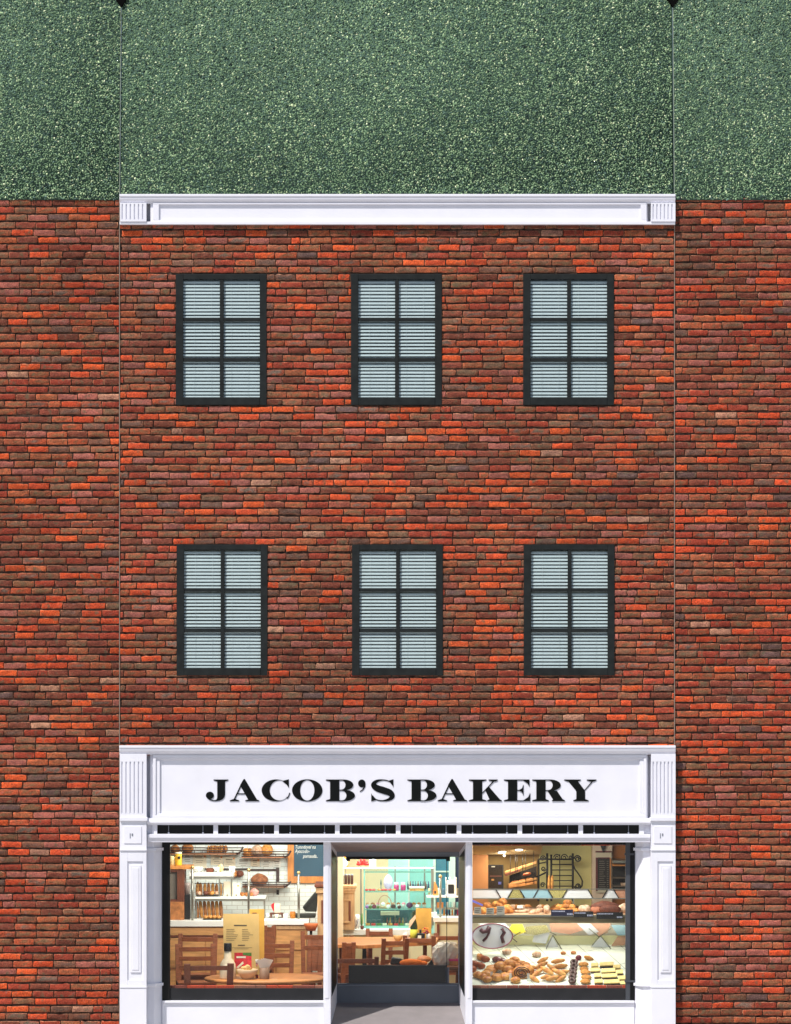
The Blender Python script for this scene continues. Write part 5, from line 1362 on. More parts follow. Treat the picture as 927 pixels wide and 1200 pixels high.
# long table
YT = 3.3
zt3 = PZ(1106.5, 3.2)
t = root('long_table', on(440, 3.8, .02), 'long rectangular wooden table with wine bottle and gold menu behind the entrance', 'table')
m = MB(); m.prism([(PX(384, 3.3), 3.25), (PX(424, 3.2), 3.0), (PX(512, 3.3), 3.7), (PX(516, 3.3), 4.6), (PX(396, 3.3), 4.6)], 'z', zt3 - .05, zt3, W_TABLE); m.build('table_top', t, bevel=.006)
for px, y, mm in ((434, 3.4, W_CHAIR), (427, 3.5, BLK), (400, 3.5, W_CHAIR), (498, 4.3, W_CHAIR)):
    m = MB(); m.box(PX(px - 2.4, y), PX(px + 2.4, y), y, y + .06, .02, zt3 - .051, mm); m.build('leg', t)
chair(429, 460, 1088.5, 4.9, R(181), 'wooden chair at the far side of the long table', 1)
chair(446, 478, 1099, 2.75, R(10), 'tall slat-back chair on the near side of the long table', 3, lean=.1)
chair(473, 511, 1096, 3.1, R(-8), 'wooden chair in front of the gold menu, right of the tall slat-back chair', 1)
chair(509, 541, 1094, 4.4, R(176), 'wooden chair before the cream counter at the right', 1)
chair(386, 414, 1097, 4.75, R(180), 'wooden chair at the left end of the long table', 1)
chair(386, 443, 1121, 1.75, R(4), 'low dark wooden chair just inside the entrance at left', 1, .34, W_RED)
chair(400, 416, 1104, 3.0, R(12), 'spindle-back chair tucked under the left of the long table', 3, slats=True)
# on the long table
t = root('wine_bottle', on(485, 3.6, zt3), 'dark green wine bottle with pale foil and a yellow label', 'bottle')
m = MB(); m.lathe([(.05, 0), (.052, .01), (.052, .22), (.04, .28), (.024, .33), (.02, .41), (.022, .42), (.02, .44)], on(485, 3.6, zt3), mat('bottle_green', rgb(36, 54, 34), .2, .2, 6), 18); m.build('body', t)
m = MB(); m.lathe([(.0535, .06), (.0535, .18)], on(485, 3.6, zt3), mat('yellow_label', rgb(206, 206, 70), .6, .1, 6), 18); m.build('label', t)
m = MB(); q = on(485, 3.54, zt3); m.prism([(q.x - .075, q.z + .2), (q.x - .06, q.z + .2), (q.x + .03, q.z + .34), (q.x + .022, q.z + .39), (q.x - .06, q.z + .3)], 'y', 3.535, 3.541, mat('pale_foil', rgb(226, 192, 160), .4, .1, 6)); m.build('foil', t)
b0 = on(497, 3.75, zt3)
t = root('menu', b0, 'gold card menu standing behind the wine bottle', 'menu')
m = MB(); hh = PZ(1064.5, 3.8) - zt3; m.add([b0 + Vector(v) for v in ((-.12, 0, 0), (.1, 0, 0), (.105, .08, hh), (-.115, .08, hh), (-.12, .008, 0), (.1, .008, 0), (.105, .088, hh), (-.115, .088, hh))], [(0, 1, 2, 3), (5, 4, 7, 6), (0, 4, 5, 1), (1, 5, 6, 2), (2, 6, 7, 3), (3, 7, 4, 0)], GOLDCARD); m.build('card', t)
t = root('gift_bag', on(493.5, 3.55, zt3), 'small black bag with a cream label before the gold menu', 'bag')
m = MB(); m.box(PX(488.5, 3.5), PX(498, 3.5), 3.5, 3.6, zt3, zt3 + .13, BLK); m.box(PX(491.5, 3.5), PX(494, 3.5), 3.53, 3.57, zt3 + .13, zt3 + .18, BLK); m.build('body', t, bevel=.006)
m = MB(); m.box(PX(489.6, 3.5), PX(493.6, 3.5), 3.495, 3.4995, zt3 + .03, zt3 + .1, PAPERC); m.build('label', t)
t = root('flowers', on(501.5, 3.6, zt3), 'small bunch of red and orange flowers in a white vase beside the black bag', 'flowers')
m = MB(); m.lathe([(.03, 0), (.035, .09), (.028, .12)], on(502, 3.6, zt3), WHITEP, 12); m.build('vase', t)
for i in range(12):
    m = MB(); m.blob(on(500.5, 3.6, zt3 + .15) + Vector((random.uniform(-.055, .05), random.uniform(-.03, .03), random.uniform(-.03, .05))), (.016, .016, .014), (REDM, DOTO, mat('wine_red', rgb(120, 40, 60)))[i % 3], nu=8, nv=6); m.build('blossom', t)
m = MB(); m.lathe([(.03, 0), (.055, .035), (.072, .085), (.066, .086)], on(466.5, 3.7, zt3), mat('tan_bowl', rgb(196, 152, 92), .5, .12, 8), 18); one(m, 'wooden_bowl', 'tan wooden bowl on the long table', 'bowl')
m = MB(); m.blob(on(475.5, 3.8, zt3 + .06), (.045, .04, .065), mat('tissue', rgb(232, 216, 206), .8, .1, 14), noise=.1); one(m, 'tissue_pack', 'crumpled pink-white tissue pack behind the tan bowl', 'tissues')
# things on the bench just inside the door
t = root('bench', on(505, 1.9, .02), 'brown bench just inside the entrance carrying bag and cushions', 'bench')
zbn = PZ(1132, 1.6)
m = MB(); m.box(PX(455, 1.7), PX(541, 1.7), 1.55, 2.15, zbn - .06, zbn, mat('brown_leather', rgb(128, 74, 40), .5, .2, 8)); m.build('seat', t, bevel=.02)
for px in (459, 537):
    for y in (1.62, 2.05):
        m = MB(); m.box(PX(px - 2, 1.7), PX(px + 2, 1.7), y, y + .05, .02, zbn - .061, W_RED); m.build('leg', t)
m = MB()
bagc = on(519, 1.8, zbn)
prof_ = [(.10, 0), (.13, .04), (.15, .1), (.165, .17), (.16, .24), (.12, .285), (.05, .30)]
NV = 26
for i in range(len(prof_)):
    for k in range(NV):
        a = 2 * math.pi * k / NV; rr = prof_[i][0] * (1 + .10 * math.sin(5 * a + i * 1.3) + .06 * math.sin(11 * a - i * 2) + random.uniform(-.04, .04))
        m.v.append((bagc.x + rr * math.cos(a) * (1.05) + .06 * (prof_[i][1] / .3), bagc.y + rr * .6 * math.sin(a), bagc.z + prof_[i][1] * (1 + .06 * math.sin(3 * a))))
M_BAG = mat('white_plastic', rgb(232, 222, 204), .3, .12, 16, .004)
m.mi(M_BAG)
for i in range(len(prof_) - 1):
    for k in range(NV):
        m.f.append((i * NV + k, i * NV + (k + 1) % NV, (i + 1) * NV + (k + 1) % NV, (i + 1) * NV + k)); m.m.append(0); m.smooth.append(False)
m.f.append(tuple(range((len(prof_) - 1) * NV, len(prof_) * NV))); m.m.append(0); m.smooth.append(False)
one(m, 'plastic_bag', 'crumpled white plastic bag on the brown bench inside the entrance', 'bag')
m = MB(); m.blob(on(482, 1.72, zbn + .035), (.16, .1, .055), mat('orange_cloth', rgb(226, 112, 24), .8, .2, 8), noise=.04); m.blob(on(494, 1.75, zbn + .025), (.08, .08, .035), mat('orange_cloth', rgb(226, 112, 24)), noise=.05); one(m, 'orange_cushion', 'soft orange cushion on the bench inside the entrance', 'cushion')
m = MB(); m.prism([(PX(457, 1.8), zbn), (PX(472, 1.8), zbn), (PX(471, 1.8), zbn + .08), (PX(459, 1.8), zbn + .1)], 'y', 1.78, 1.95, BLK); one(m, 'black_cloth_bag', 'black cloth bag left of the orange cushion', 'bag', bevel=.02)
m = MB(); m.prism([(PX(500, 1.62), zbn), (PX(509, 1.62), zbn), (PX(506, 1.62), zbn + .085)], 'y', 1.6, 1.7, BLK); one(m, 'black_wedge', 'small black pointed pouch before the plastic bag', 'pouch', bevel=.008)
m = MB(); m.blob(on(497, 2.35, zbn + .03), (.1, .12, .05), mat('tan_leather', rgb(176, 110, 62), .5, .15, 8)); 
t = root('stool', on(497, 2.35, .02), 'tan leather stool behind the orange cushion', 'stool')
m.build('seat', t); m = MB(); m.box(PX(494, 2.35), PX(500, 2.35), 2.3, 2.4, .02, zbn - .01, W_CHAIR); m.build('leg', t)
t = root('book', on(531, 1.75, zbn), 'pink book lying on the bench right of the plastic bag', 'book')
m = MB(); m.box(PX(526, 1.75), PX(538, 1.75), 1.66, 1.84, zbn + .06, zbn + .085, mat('pink_cover', rgb(214, 50, 120), .5, .1, 6)); m.build('cover', t)
m = MB(); m.box(PX(526.4, 1.75), PX(537.6, 1.75), 1.67, 1.83, zbn + .001, zbn + .059, W_ORANGE); m.build('box_below', t)

# ---------------------------------------------------------------- pastry room (right window)
PW_BEIGE = mat('olive_plaster', rgb(196, 188, 128), .8, .05, 3)
wl = MB(); wl.pbox(551, 572, 960, 1170, YR - .4, YR + .1, mat('brown_plaster', rgb(166, 112, 66), .8, .06, 3)); one(wl, 'wall_pier', 'warm brown wall pier at the left of the pastry room', 'wall')
wl = MB(); wl.box(PX(572, YR - .4), PX(632, YR), YR, YR + .1, .02, 2.94, mat('tan_plaster', rgb(152, 122, 70), .8, .06, 3)); one(wl, 'tan_wall', 'tan back wall behind the tilted bread bins', 'wall')
wl = MB(); wl.pbox(632, 694, 940, 1180, YR - .02, YR + .1, PW_BEIGE); one(wl, 'olive_wall', 'pale olive back wall behind the wrought iron rack', 'wall')
wl = MB(); wl.pbox(694, 717.5, 940, 1180, YR - .25, YR + .1, mat('stone_plaster', rgb(222, 200, 176), .8, .08, 5)); one(wl, 'pale_pier', 'pale plaster pier behind the framed menu board', 'wall')
wl = MB(); wl.pbox(717.5, 760, 940, 1180, YR - .05, YR + .1, mat('amber_plaster', rgb(172, 106, 52), .8, .2, 3)); one(wl, 'amber_wall', 'amber back wall at the right of the pastry room', 'wall')
cl = MB(); y0_, y1_ = 2.6, YR - .42
za, zc2 = PZ(984, y0_), PZ(1001.5, y1_)
cl.prism([(y0_, za), (y1_, zc2), (y1_, 2.94), (y0_, 2.94)], 'x', XP + .085, PX(632, YR), mat('ceiling_plaster', rgb(214, 198, 150), .8, .04, 3))
one(cl, 'sloping_ceiling', 'sloping beige ceiling with two round downlights', 'ceiling')
def ceil_pt(px, py):
    lo, hi = y0_, y1_
    for _ in range(40):
        y = (lo + hi) / 2; z = za + (zc2 - za) * (y - y0_) / (y1_ - y0_)
        if HZ - (z - CZ) * S * D / (D + y) < py: lo = y
        else: hi = y
    return Vector((PX(px, y), y, z))
sl = math.atan2(zc2 - za, y1_ - y0_)
for px, py, lab in ((588, 998, 'lower left round downlight in the sloping ceiling'), (608.2, 995, 'upper right round downlight in the sloping ceiling')):
    p = ceil_pt(px, py)
    t = root('downlight', p, lab, 'ceiling light', 'downlights in the pastry room')
    Mx = Matrix.Translation(p) @ Matrix.Rotation(sl, 4, 'X')
    m = MB(); m.lathe([(.068, -.012), (.068, .0)], (0, 0, 0), WHITEP, 20); m.xform(Mx); m.build('rim', t)
    m = MB(); m.lathe([(.052, -.016), (.052, -.0125)], (0, 0, 0), mat('lit_lens', (1, .97, .88), .5, 0, 3, emit=6.0), 20); m.xform(Mx); m.build('lens', t)
    la = bpy.data.lights.new('downlight_lamp', 'AREA'); la.shape = 'DISK'; la.size = .1; la.energy = 7; la.color = (1, .9, .7)
    lo_ = bpy.data.objects.new('downlight_lamp', la); COL.objects.link(lo_); lo_.parent = t; lo_.location = (0, -.004, -.03); lo_.rotation_euler = (R(15), 0, 0)
p = ceil_pt(591, 1001); m = MB(); m.blob(p + Vector((0, -.01, -.02)), (.02, .02, .02), WHITEP, noise=0); one(m, 'smoke_detector', 'small white detector under the sloping ceiling', 'detector')
# mirror
Y = YR - .03
t = root('mirror', pt(580.5, 1041, Y), 'tall dark mirror on the tan wall', 'mirror')
m = MB(); m.pbox(571.6, 590, 1013.5, 1044, Y, Y + .025, BLKIRON); m.build('frame', t)
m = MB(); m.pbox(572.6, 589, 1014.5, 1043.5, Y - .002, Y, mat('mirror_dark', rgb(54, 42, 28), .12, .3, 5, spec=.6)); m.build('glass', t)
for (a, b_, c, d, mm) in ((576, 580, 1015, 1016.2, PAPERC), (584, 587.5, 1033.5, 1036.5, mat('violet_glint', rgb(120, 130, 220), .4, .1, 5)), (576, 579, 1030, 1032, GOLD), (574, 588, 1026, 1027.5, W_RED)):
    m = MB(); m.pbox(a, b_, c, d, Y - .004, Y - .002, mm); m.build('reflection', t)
# tilted bread bins
t = root('bread_bin', pt(610, 1043, 3.6), 'two slanting wooden bread bins hung one over the other', 'bread bins')
def slant(a0, b0_, a1, b1_, th, mm, nm, y0=3.5, y1=3.9):
    p_, q_ = pt(a0, b0_, y0), pt(a1, b1_, y0); m = MB()
    m.prism([(p_.x, p_.z), (q_.x, q_.z), (q_.x, q_.z + th), (p_.x, p_.z + th)], 'y', y0, y1, mm); m.build(nm, t, bevel=.004)
slant(592, 1027, 610, 1021, .035, W_RED, 'board'); slant(592, 1024, 629, 1012, .035, W_PINE, 'board', 3.52, 3.54)
slant(596, 1041, 629, 1036, .035, W_ORANGE, 'board'); slant(596, 1038, 629, 1031, .03, W_PINE, 'board', 3.52, 3.54)
m = MB(); q4 = [pt(597, 1037, 3.7), pt(629, 1032, 3.7), pt(629, 1015, 3.7), pt(597, 1026, 3.7)]; m.prism([(q.x, q.z) for q in q4], 'y', 3.7, 3.72, mat('bin_dark', rgb(40, 30, 22), .8, .3, 6)); m.build('back', t)
for px in (598, 604, 606, 612.5, 616, 625.5):
    m = MB(); m.tube([pt(px, 1001 if px < 615 else 996, 3.49), pt(px, 1022 if px < 615 else 1036, 3.49)], .0045, BLKIRON, 5); m.build('cord', t)
for i in range(3):
    m = MB(); m.blob(pt(604 + i * 8, 1034.2 - i * 1.4, 3.58), (.07, .05, .03), CRUST, rot=(0, -R(10), 0)); one(m, 'loaf', 'dark crusted loaf lying in the lower slanting bin', 'bread', 'loaves in the slanting bins')
m = MB(); m.blob(pt(617.5, 1024.6, 3.3), (.06, .03, .025), mat('red_crust', rgb(186, 92, 44), .5, .3, 14), rot=(0, -R(12), 0)); m.tube([pt(612, 1027, 3.3), pt(617, 1027.5, 3.3), pt(627, 1022, 3.3)], .007, BLKIRON, 6)
one(m, 'bread_paddle', 'small red-brown loaf on a thin iron arm by the rack', 'bread')
# wrought iron rack
Y = 3.75
t = root('iron_rack', pt(655, 1046, Y), 'black wrought iron baker rack with scrolled top and side', 'rack')
def rod(a, b_, r_=.011): 
    m = MB(); m.tube([pt(a[0], a[1], Y), pt(b_[0], b_[1], Y)], r_, BLKIRON, 7); m.build('rod', t)
for px, a in ((631, 1007), (641.2, 1000), (646, 1001.5), (671.2, 1000)): rod((px, a), (px, 1056), .016)
rod((656, 1001), (656, 1052), .007)
for py in (1007, 1013, 1019.5, 1026, 1032, 1038.5): rod((646 if py > 1008 else 631, py), (671.2, py), .008 if py > 1008 else .013)
rod((631, 1012), (641, 1010), .01); rod((628, 1028), (641, 1022), .012)
def scroll(cx, cy, r0, turns, start, dirn=1, rr=.009):
    P_ = []
    for i in range(int(turns * 16) + 1):
        a = start + dirn * i / 16 * 2 * math.pi; q = r0 * (1 - .8 * i / (turns * 16)); P_.append(pt(cx + q * math.cos(a), cy - q * math.sin(a), Y))
    m = MB(); m.tube(P_, rr, BLKIRON, 6); m.build('scroll', t)
scroll(653, 1005, 4.2, 1.5, math.pi, -1); scroll(661, 1005, 4.2, 1.5, 0, 1); scroll(636, 1006, 3.4, 1.5, 0, 1); scroll(668.5, 1005, 2.2, 1.3, 0, 1)
scroll(677, 1006.5, 4.3, 1.8, math.pi, -1, .011); scroll(677, 1038.5, 3.8, 1.8, math.pi, 1, .011); scroll(636, 1037, 3, 1.5, 0, 1); scroll(637, 1018, 3, 1.4, 0, -1)
m = MB(); cv = [(672, 1014), (674, 1019), (677.5, 1023.5), (680.5, 1028), (682.5, 1033), (682, 1038), (679.5, 1041.5)]
m.tube([pt(a, b_, Y) for a, b_ in cv], .011, BLKIRON, 6); m.build('scroll', t)
for px in (643.3, 647):
    baguette(on(px, 3.5, PZ(1042, 3.5)) + Vector((0, 0, -.02)), .21, .021, R(2), GOLD, 'baguette', 'golden baguette standing before the iron rack', 'bread', 'baguettes by the iron rack')
# framed menu board
Y = YR - .30
t = root('menu_board', pt(707, 1044, Y), 'black menu board in a thin dark red frame on the pale pier', 'menu board')
m = MB(); m.pbox(698.6, 716.4, 998.6, 1046, Y + .01, Y + .03, mat('pale_mount', rgb(206, 196, 170), .6, .1, 5)); m.build('mount', t)
m = MB(); m.pbox(700.4, 715, 1006, 1043, Y, Y + .01, mat('board_black', rgb(30, 26, 22), .6, .2, 5)); m.build('board', t)
m = MB(); fr = mat('frame_red', rgb(96, 24, 26), .4, .2, 6)
m.pbox(698.2, 700.4, 1005, 1044, Y - .01, Y + .012, fr); m.pbox(714.6, 716, 1005, 1044, Y - .01, Y + .012, W_ORANGE); m.pbox(698, 717, 997.4, 999, Y - .01, Y + .03, fr); m.pbox(700.4, 714.6, 1004.8, 1006, Y - .01, Y + .012, fr); m.build('frame', t)
m = MB(); rnd = random.Random(3)
for k in range(13):
    q = 1009 + k * 2.5; m.pbox(702.2, 702.2 + rnd.uniform(5, 8), q, q + .5, Y - .002, Y - .001, mat('faint_chalk', rgb(126, 118, 104), .8, .1, 9)); m.pbox(711.2, 713.2, q, q + .5, Y - .002, Y - .001, mat('faint_chalk', rgb(126, 118, 104)))
m.build('lettering', t)
m = MB(); a = [pt(702.6, 988, Y), pt(711, 988, Y), pt(706.6, 999, Y)]; m.prism([(q.x, q.z) for q in a], 'y', Y - .05, Y + .05, BLKIRON); one(m, 'hanging_pennant', 'black pointed pennant above the menu board', 'pennant')
# shelf unit on the right
t = root('shelf_unit', pt(728, 1046, 3.8), 'dark shelf unit with a steel hood at right of the pastry room', 'shelf unit')
m = MB(); m.pbox(717.8, 745, 1008, 1012, 3.6, 4.1, STEEL); m.build('hood', t, bevel=.01)
m = MB(); m.pbox(718, 745, 1012.5, 1015, 3.7, 4.1, W_ORANGE); m.build('top_board', t)
m = MB(); m.pbox(718, 745, 1015.5, 1046, 4.0, 4.1, mat('shelf_black', rgb(28, 22, 18), .6, .2, 5)); m.build('back', t)
for py in (1028, 1038):
    m = MB(); m.pbox(718, 745, py, py + 1.6, 3.75, 4.0, mat('shelf_grey', rgb(96, 84, 70), .6, .2, 5)); m.build('shelf', t)
m = MB(); m.pbox(728, 745, 1035, 1038, 3.8, 3.95, FLOUR); one(m, 'flour_sack', 'pale sack on the dark shelf unit', 'sack')

# glass counter with pastries
t = root('pastry_counter', on(645, 1.2, .02), 'glass pastry counter with leaded-glass reflections built as coloured panes and a white tiled tray', 'display case')
zs_ = PZ(1071.5, 1.35)       # upper shelf
m = MB(); m.box(PX(551, 1.3), PX(746, 1.3), 1.32, 2.1, zs_ - .02, zs_, mat('shelf_pink', rgb(222, 184, 150), .5, .1, 5)); m.build('upper_shelf', t)
m = MB(); m.pbox(550, 747, 1072, 1081.5, 1.28, 1.4, mat('stone_rail', rgb(118, 108, 76), .4, .25, 6, stretch=(1, 1, 8))); m.build('front_rail', t, bevel=.01)
m = MB(); m.pbox(550, 747, 1072.6, 1074, 1.27, 1.2795, STEEL); m.build('rail_line', t)
HC = [glass('reflected_white', (.96, .97, .97), .03, .62, rgb(222, 226, 230)), glass('reflected_blue', (.96, .97, .97), .03, .55, rgb(150, 190, 204)), glass('reflected_olive', (.96, .97, .97), .03, .5, rgb(176, 168, 104)), glass('reflected_salmon', (.96, .97, .97), .03, .5, rgb(214, 158, 128))]
def quad_piece(nm, pts, Y0, mm, th=.006):
    q = [pt(a, b_, Y0) for a, b_ in pts]; m = MB(); m.prism([(v.x, v.z) for v in q], 'y', Y0, Y0 + th, mm); m.build(nm, t)
# leaded-glass reflections built as a coloured band along the head of the counter
Yg = 1.62
segs = [(551, 582, 0), (582, 592, 0), (592, 606, 2), (598, 618, 1), (617, 632, 1), (628, 646, 2), (646, 664, 0), (664, 672, 3), (690, 712, 0), (704, 720, 3), (720, 746, 1)]
edge = [552, 584, 598, 612, 628, 645, 662, 692, 709, 722, 746]
cols_ = [0, 0, 2, 1, 1, 2, 0, -1, 0, 3, 1]
for i in range(len(edge) - 1):
    if cols_[i] < 0: continue
    a, b_ = edge[i], edge[i + 1]; up_ = (i % 2 == 0)
    quad_piece('reflected_pane', [(a + (3 if up_ else -3), 1042.3), (b_ + (-3 if up_ else 3), 1042.3), (b_ + (3 if up_ else -3), 1052.4), (a + (-3 if up_ else 3), 1052.4)], Yg + .0005 * i, HC[cols_[i + 0]])
for i in range(1, len(edge) - 1):
    up_ = (i % 2 == 0); a = edge[i]; sgn = 1 if up_ else -1
    m = MB(); m.bar(pt(a + 3 * sgn, 1042.3, Yg - .006), pt(a - 3 * sgn, 1052.4, Yg - .006), .014, .006, BLKIRON); m.build('reflected_lead', t)
m = MB(); m.pbox(551, 746, 1052.6, 1053.6, Yg - .01, Yg + .01, STEEL); m.pbox(551, 746, 1041.6, 1042.3, Yg - .01, Yg + .01, STEEL); m.build('pane_edge', t)
for px in (552, 672, 745):
    m = MB(); m.box(PX(px, Yg) - .008, PX(px, Yg) + .008, Yg - .004, Yg + .012, zs_, PZ(1053.6, Yg), STEEL); m.build('post', t)
# tray
TY0, TY1 = .42, 1.62
TZ0, TZ1 = PZ(1155.5, TY0), PZ(1107, TY1)
ts = (TZ1 - TZ0) / (TY1 - TY0)
def tray_pt(px, py, up_=0.0):
    lo, hi = TY0 - .1, TY1
    for _ in range(40):
        y = (lo + hi) / 2; z = TZ0 + ts * (y - TY0)
        if HZ - (z - CZ) * S * D / (D + y) > py: lo = y
        else: hi = y
    return Vector((PX(px, y), y, z + up_))
M_TRAY = bpy.data.materials.new('tray_tile'); M_TRAY.use_nodes = True
n = M_TRAY.node_tree.nodes; l = M_TRAY.node_tree.links
tcn = n.new('ShaderNodeTexCoord'); mpn = n.new('ShaderNodeMapping'); mpn.inputs['Rotation'].default_value = (0, 0, R(-24)); br = n.new('ShaderNodeTexBrick')
l.new(tcn.outputs['Object'], mpn.inputs[0]); l.new(mpn.outputs[0], br.inputs['Vector'])
br.offset = 0; br.inputs['Scale'].default_value = 1; br.inputs['Brick Width'].default_value = .26; br.inputs['Row Height'].default_value = .52; br.inputs['Mortar Size'].default_value = .004
br.inputs['Color1'].default_value = (*rgb(222, 226, 208), 1); br.inputs['Color2'].default_value = (*rgb(214, 222, 206), 1); br.inputs['Mortar'].default_value = (*rgb(110, 112, 100), 1)
l.new(br.outputs['Color'], n['Principled BSDF'].inputs['Base Color']); n['Principled BSDF'].inputs['Roughness'].default_value = .3
m = MB(); m.prism([(TY0, TZ0), (TY1, TZ1), (TY1, TZ1 - .04), (TY0, TZ0 - .04)], 'x', PX(551, .5), PX(748, .5), M_TRAY); m.build('tray', t)
m = MB(); m.prism([(TY1, TZ1), (TY1, TZ1 + .12), (TY1 + .05, TZ1 + .12), (TY1 + .05, TZ1 - .03), (TY1, TZ1 - .03)], 'x', PX(551, .5), PX(748, .5), mat('pale_yellow_shelf', rgb(232, 232, 176), .4, .05, 4)); m.build('tray_back', t)  # plain pale yellow-green shelf colour
m = MB(); m.box(PX(551, .5), PX(748, .5), TY0 - .03, TY0 - .002, TZ0 - .06, TZ0 + .012, mat('pale_lip', rgb(206, 214, 186), .3, .06, 4)); m.build('tray_lip', t)
m = MB(); zl_ = PZ(1082, 1.36); m.box(PX(556, 1.36), PX(742, 1.36), 1.41, 1.45, zl_ + .03, zl_ + .055, mat('strip_lens', (1, .98, .86), .5, 0, 3, emit=2.0)); m.build('strip_light', t)
la = bpy.data.lights.new('strip_lamp', 'AREA'); la.shape = 'RECTANGLE'; la.size = 2.0; la.size_y = .04; la.energy = 4.5; la.color = (1, .97, .85)
lo_ = bpy.data.objects.new('strip_lamp', la); COL.objects.link(lo_); lo_.parent = t; lo_.location = Vector((PX(648, 1.36), 1.43, zl_ + .025)) - ORIG[t.name]; lo_.rotation_euler = (0, 0, 0)
m = MB(); m.box(PX(551, .6), PX(748, .6), .5, 1.6, .02, TZ0 - .07, BLK); m.build('cabinet', t)
m = MB(); m.pbox(551, 747, 1081.6, 1110, 1.7, 1.72, mat('back_glass', rgb(226, 228, 214), .3, .08, 5)); m.build('rear_panel', t)
# reflected harlequin glass built as solid panes in front of the rear panel
Yh = 1.50
hp = [([(600, 1083), (612, 1083), (616, 1092), (606, 1096), (596, 1090)], 'reflected_yellow', (232, 214, 70)), ([(560, 1082), (592, 1082), (600, 1090), (598, 1098), (586, 1104)], None, 0),
      ([(616, 1086), (640, 1084), (644, 1092), (628, 1096), (614, 1094)], None, 2), ([(644, 1082), (676, 1082), (684, 1090), (668, 1095), (646, 1092)], None, 3), ([(676, 1082), (692, 1082), (702, 1092), (690, 1096)], None, 0),
      ([(690, 1082), (716, 1082), (712, 1093), (702, 1097)], None, 3), ([(716, 1084), (745, 1084), (745, 1096), (724, 1096)], None, 1), ([(626, 1094), (644, 1093), (640, 1106), (624, 1104)], None, 0), ([(704, 1098), (716, 1110), (692, 1110)], None, 0), ([(647, 1096), (656, 1112), (638, 1112)], None, 0), ([(724, 1097), (746, 1096), (746, 1106), (716, 1109)], None, 3)]
for i, (pp, nm, c) in enumerate(hp):
    mm = mat(nm, rgb(*c), .3, .15, 8) if nm else HC[c]
    quad_piece('reflected_pane', pp, Yh + .004 * i, mm)
for (a, b_) in (((596, 1096), (606, 1104)), ((598, 1100), (610, 1092)), ((640, 1112), (648, 1096)), ((648, 1096), (658, 1112)), ((694, 1108), (704, 1096)), ((704, 1097), (716, 1112)), ((690, 1088), (702, 1098)), ((702, 1098), (716, 1088)), ((644, 1092), (652, 1096))):
    m = MB(); m.bar(pt(a[0], a[1], Yh - .01), pt(b_[0], b_[1], Yh - .01), .012, .006, mat('reflected_lead_grey', rgb(96, 96, 78), .5, .1, 5)); m.build('reflected_lead', t)
# white oval reflection built as a solid dish at the left
t = root('oval_reflection', pt(575, 1112, 1.2), 'white oval reflection with dark curls, built as a dish at left of the tray', 'oval_reflection')
m = MB(); c = pt(577, 1097, 1.2); N_ = 36
E_ = [(c.x + .27 * math.cos(2 * math.pi * k / N_), c.z + .165 * math.sin(2 * math.pi * k / N_)) for k in range(N_)]
m.prism(E_, 'y', 1.2, 1.225, HC[0]); m.build('plate', t, bevel=.006)
dk = mat('plum_reflection', rgb(84, 50, 56), .4, .15, 6)
for P_, r_ in (([(563, 1089), (566, 1092), (571, 1091), (574, 1086)], .03), ([(574, 1087), (573, 1093), (570, 1099), (566, 1103)], .018), ([(588, 1088), (591, 1093), (588, 1098), (590, 1105)], .024)):
    m = MB(); m.tube([pt(a, b_, 1.195) for a, b_ in P_], r_, dk, 8); m.build('reflected_curl', t)
m = MB(); m.tube([(x, 1.197, z) for x, z in E_ + E_[:1]], .008, mat('plum_rim', rgb(150, 80, 100), .4, .3, 6), 6); m.build('rim', t)

# breads on the upper shelf
def bl(px, py, Y, r_, mm, nm, lab, grp=None, rot=(0, 0, 0), cat='bread', **kw):
    m = MB(); m.blob(on(px, Y, zs_ + r_[2] * .92 + py), r_, mm, rot, **kw); return one(m, nm, lab, cat, grp)
for i, (px, h_, y) in enumerate(((566, 0, 1.45), (571, .06, 1.52), (577, 0, 1.45), (583, .0, 1.5), (586, .06, 1.55), (590, 0, 1.45), (594, .03, 1.5), (597.5, 0, 1.5), (589, .11, 1.56), (582, .07, 1.6))):
    bl(px, h_, y, (.065, .06, .05), CRUST if i % 3 else GOLD, 'bread_roll', 'round brown roll in the heap at left of the upper shelf', 'rolls heaped on the upper shelf')
for i, (px, y, rz_) in enumerate(((608, 1.7, 0), (622, 1.75, R(24)), (628, 1.5, R(30)))):
    bl(px, 0, y, (.12, .04, .035) if i else (.1, .05, .02), FLOUR, 'floured_stick', ('flat pale loaf beside the white tag', 'long floured stick loaf lying behind the others', 'thick floured stick loaf slanting at front')[i], None, (0, -R(12) if i == 2 else 0, rz_))
bl(640.5, 0, 1.5, (.045, .09, .065), FLOUR, 'round_loaf', 'upright floured loaf just left of the croissants')
for i, (px, h_, y) in enumerate(((652, 0, 1.42), (660, .0, 1.42), (668, .0, 1.42), (656, .05, 1.5), (664, .06, 1.5), (670, .05, 1.5), (665, .11, 1.55), (674, .0, 1.45))):
    bl(px, h_, y, (.062, .045, .04), GOLD if i % 2 else CRUST, 'croissant', 'golden croissant in the heap behind the navy price tag', 'croissants heaped on the upper shelf', (0, 0, random.uniform(-.4, .4)), 'pastry', bend=.35, twist=.06)
bl(685, 0, 1.48, (.085, .07, .065), FLOUR, 'round_loaf', 'round loaf white with flour between croissants and dark loaves')
bl(698, 0, 1.5, (.075, .06, .05), mat('rosy_crust', rgb(176, 112, 84), .7, .2, 14, .003), 'oval_loaf', 'rosy brown oval loaf touching the floured round loaf')
bl(709, .0, 1.6, (.2, .07, .085), DARKB, 'dark_loaf', 'long dark loaf at the back of the upper shelf')
bl(715, .0, 1.44, (.15, .06, .065), DARKB, 'dark_loaf', 'shorter dark loaf at the front above the right price tag')
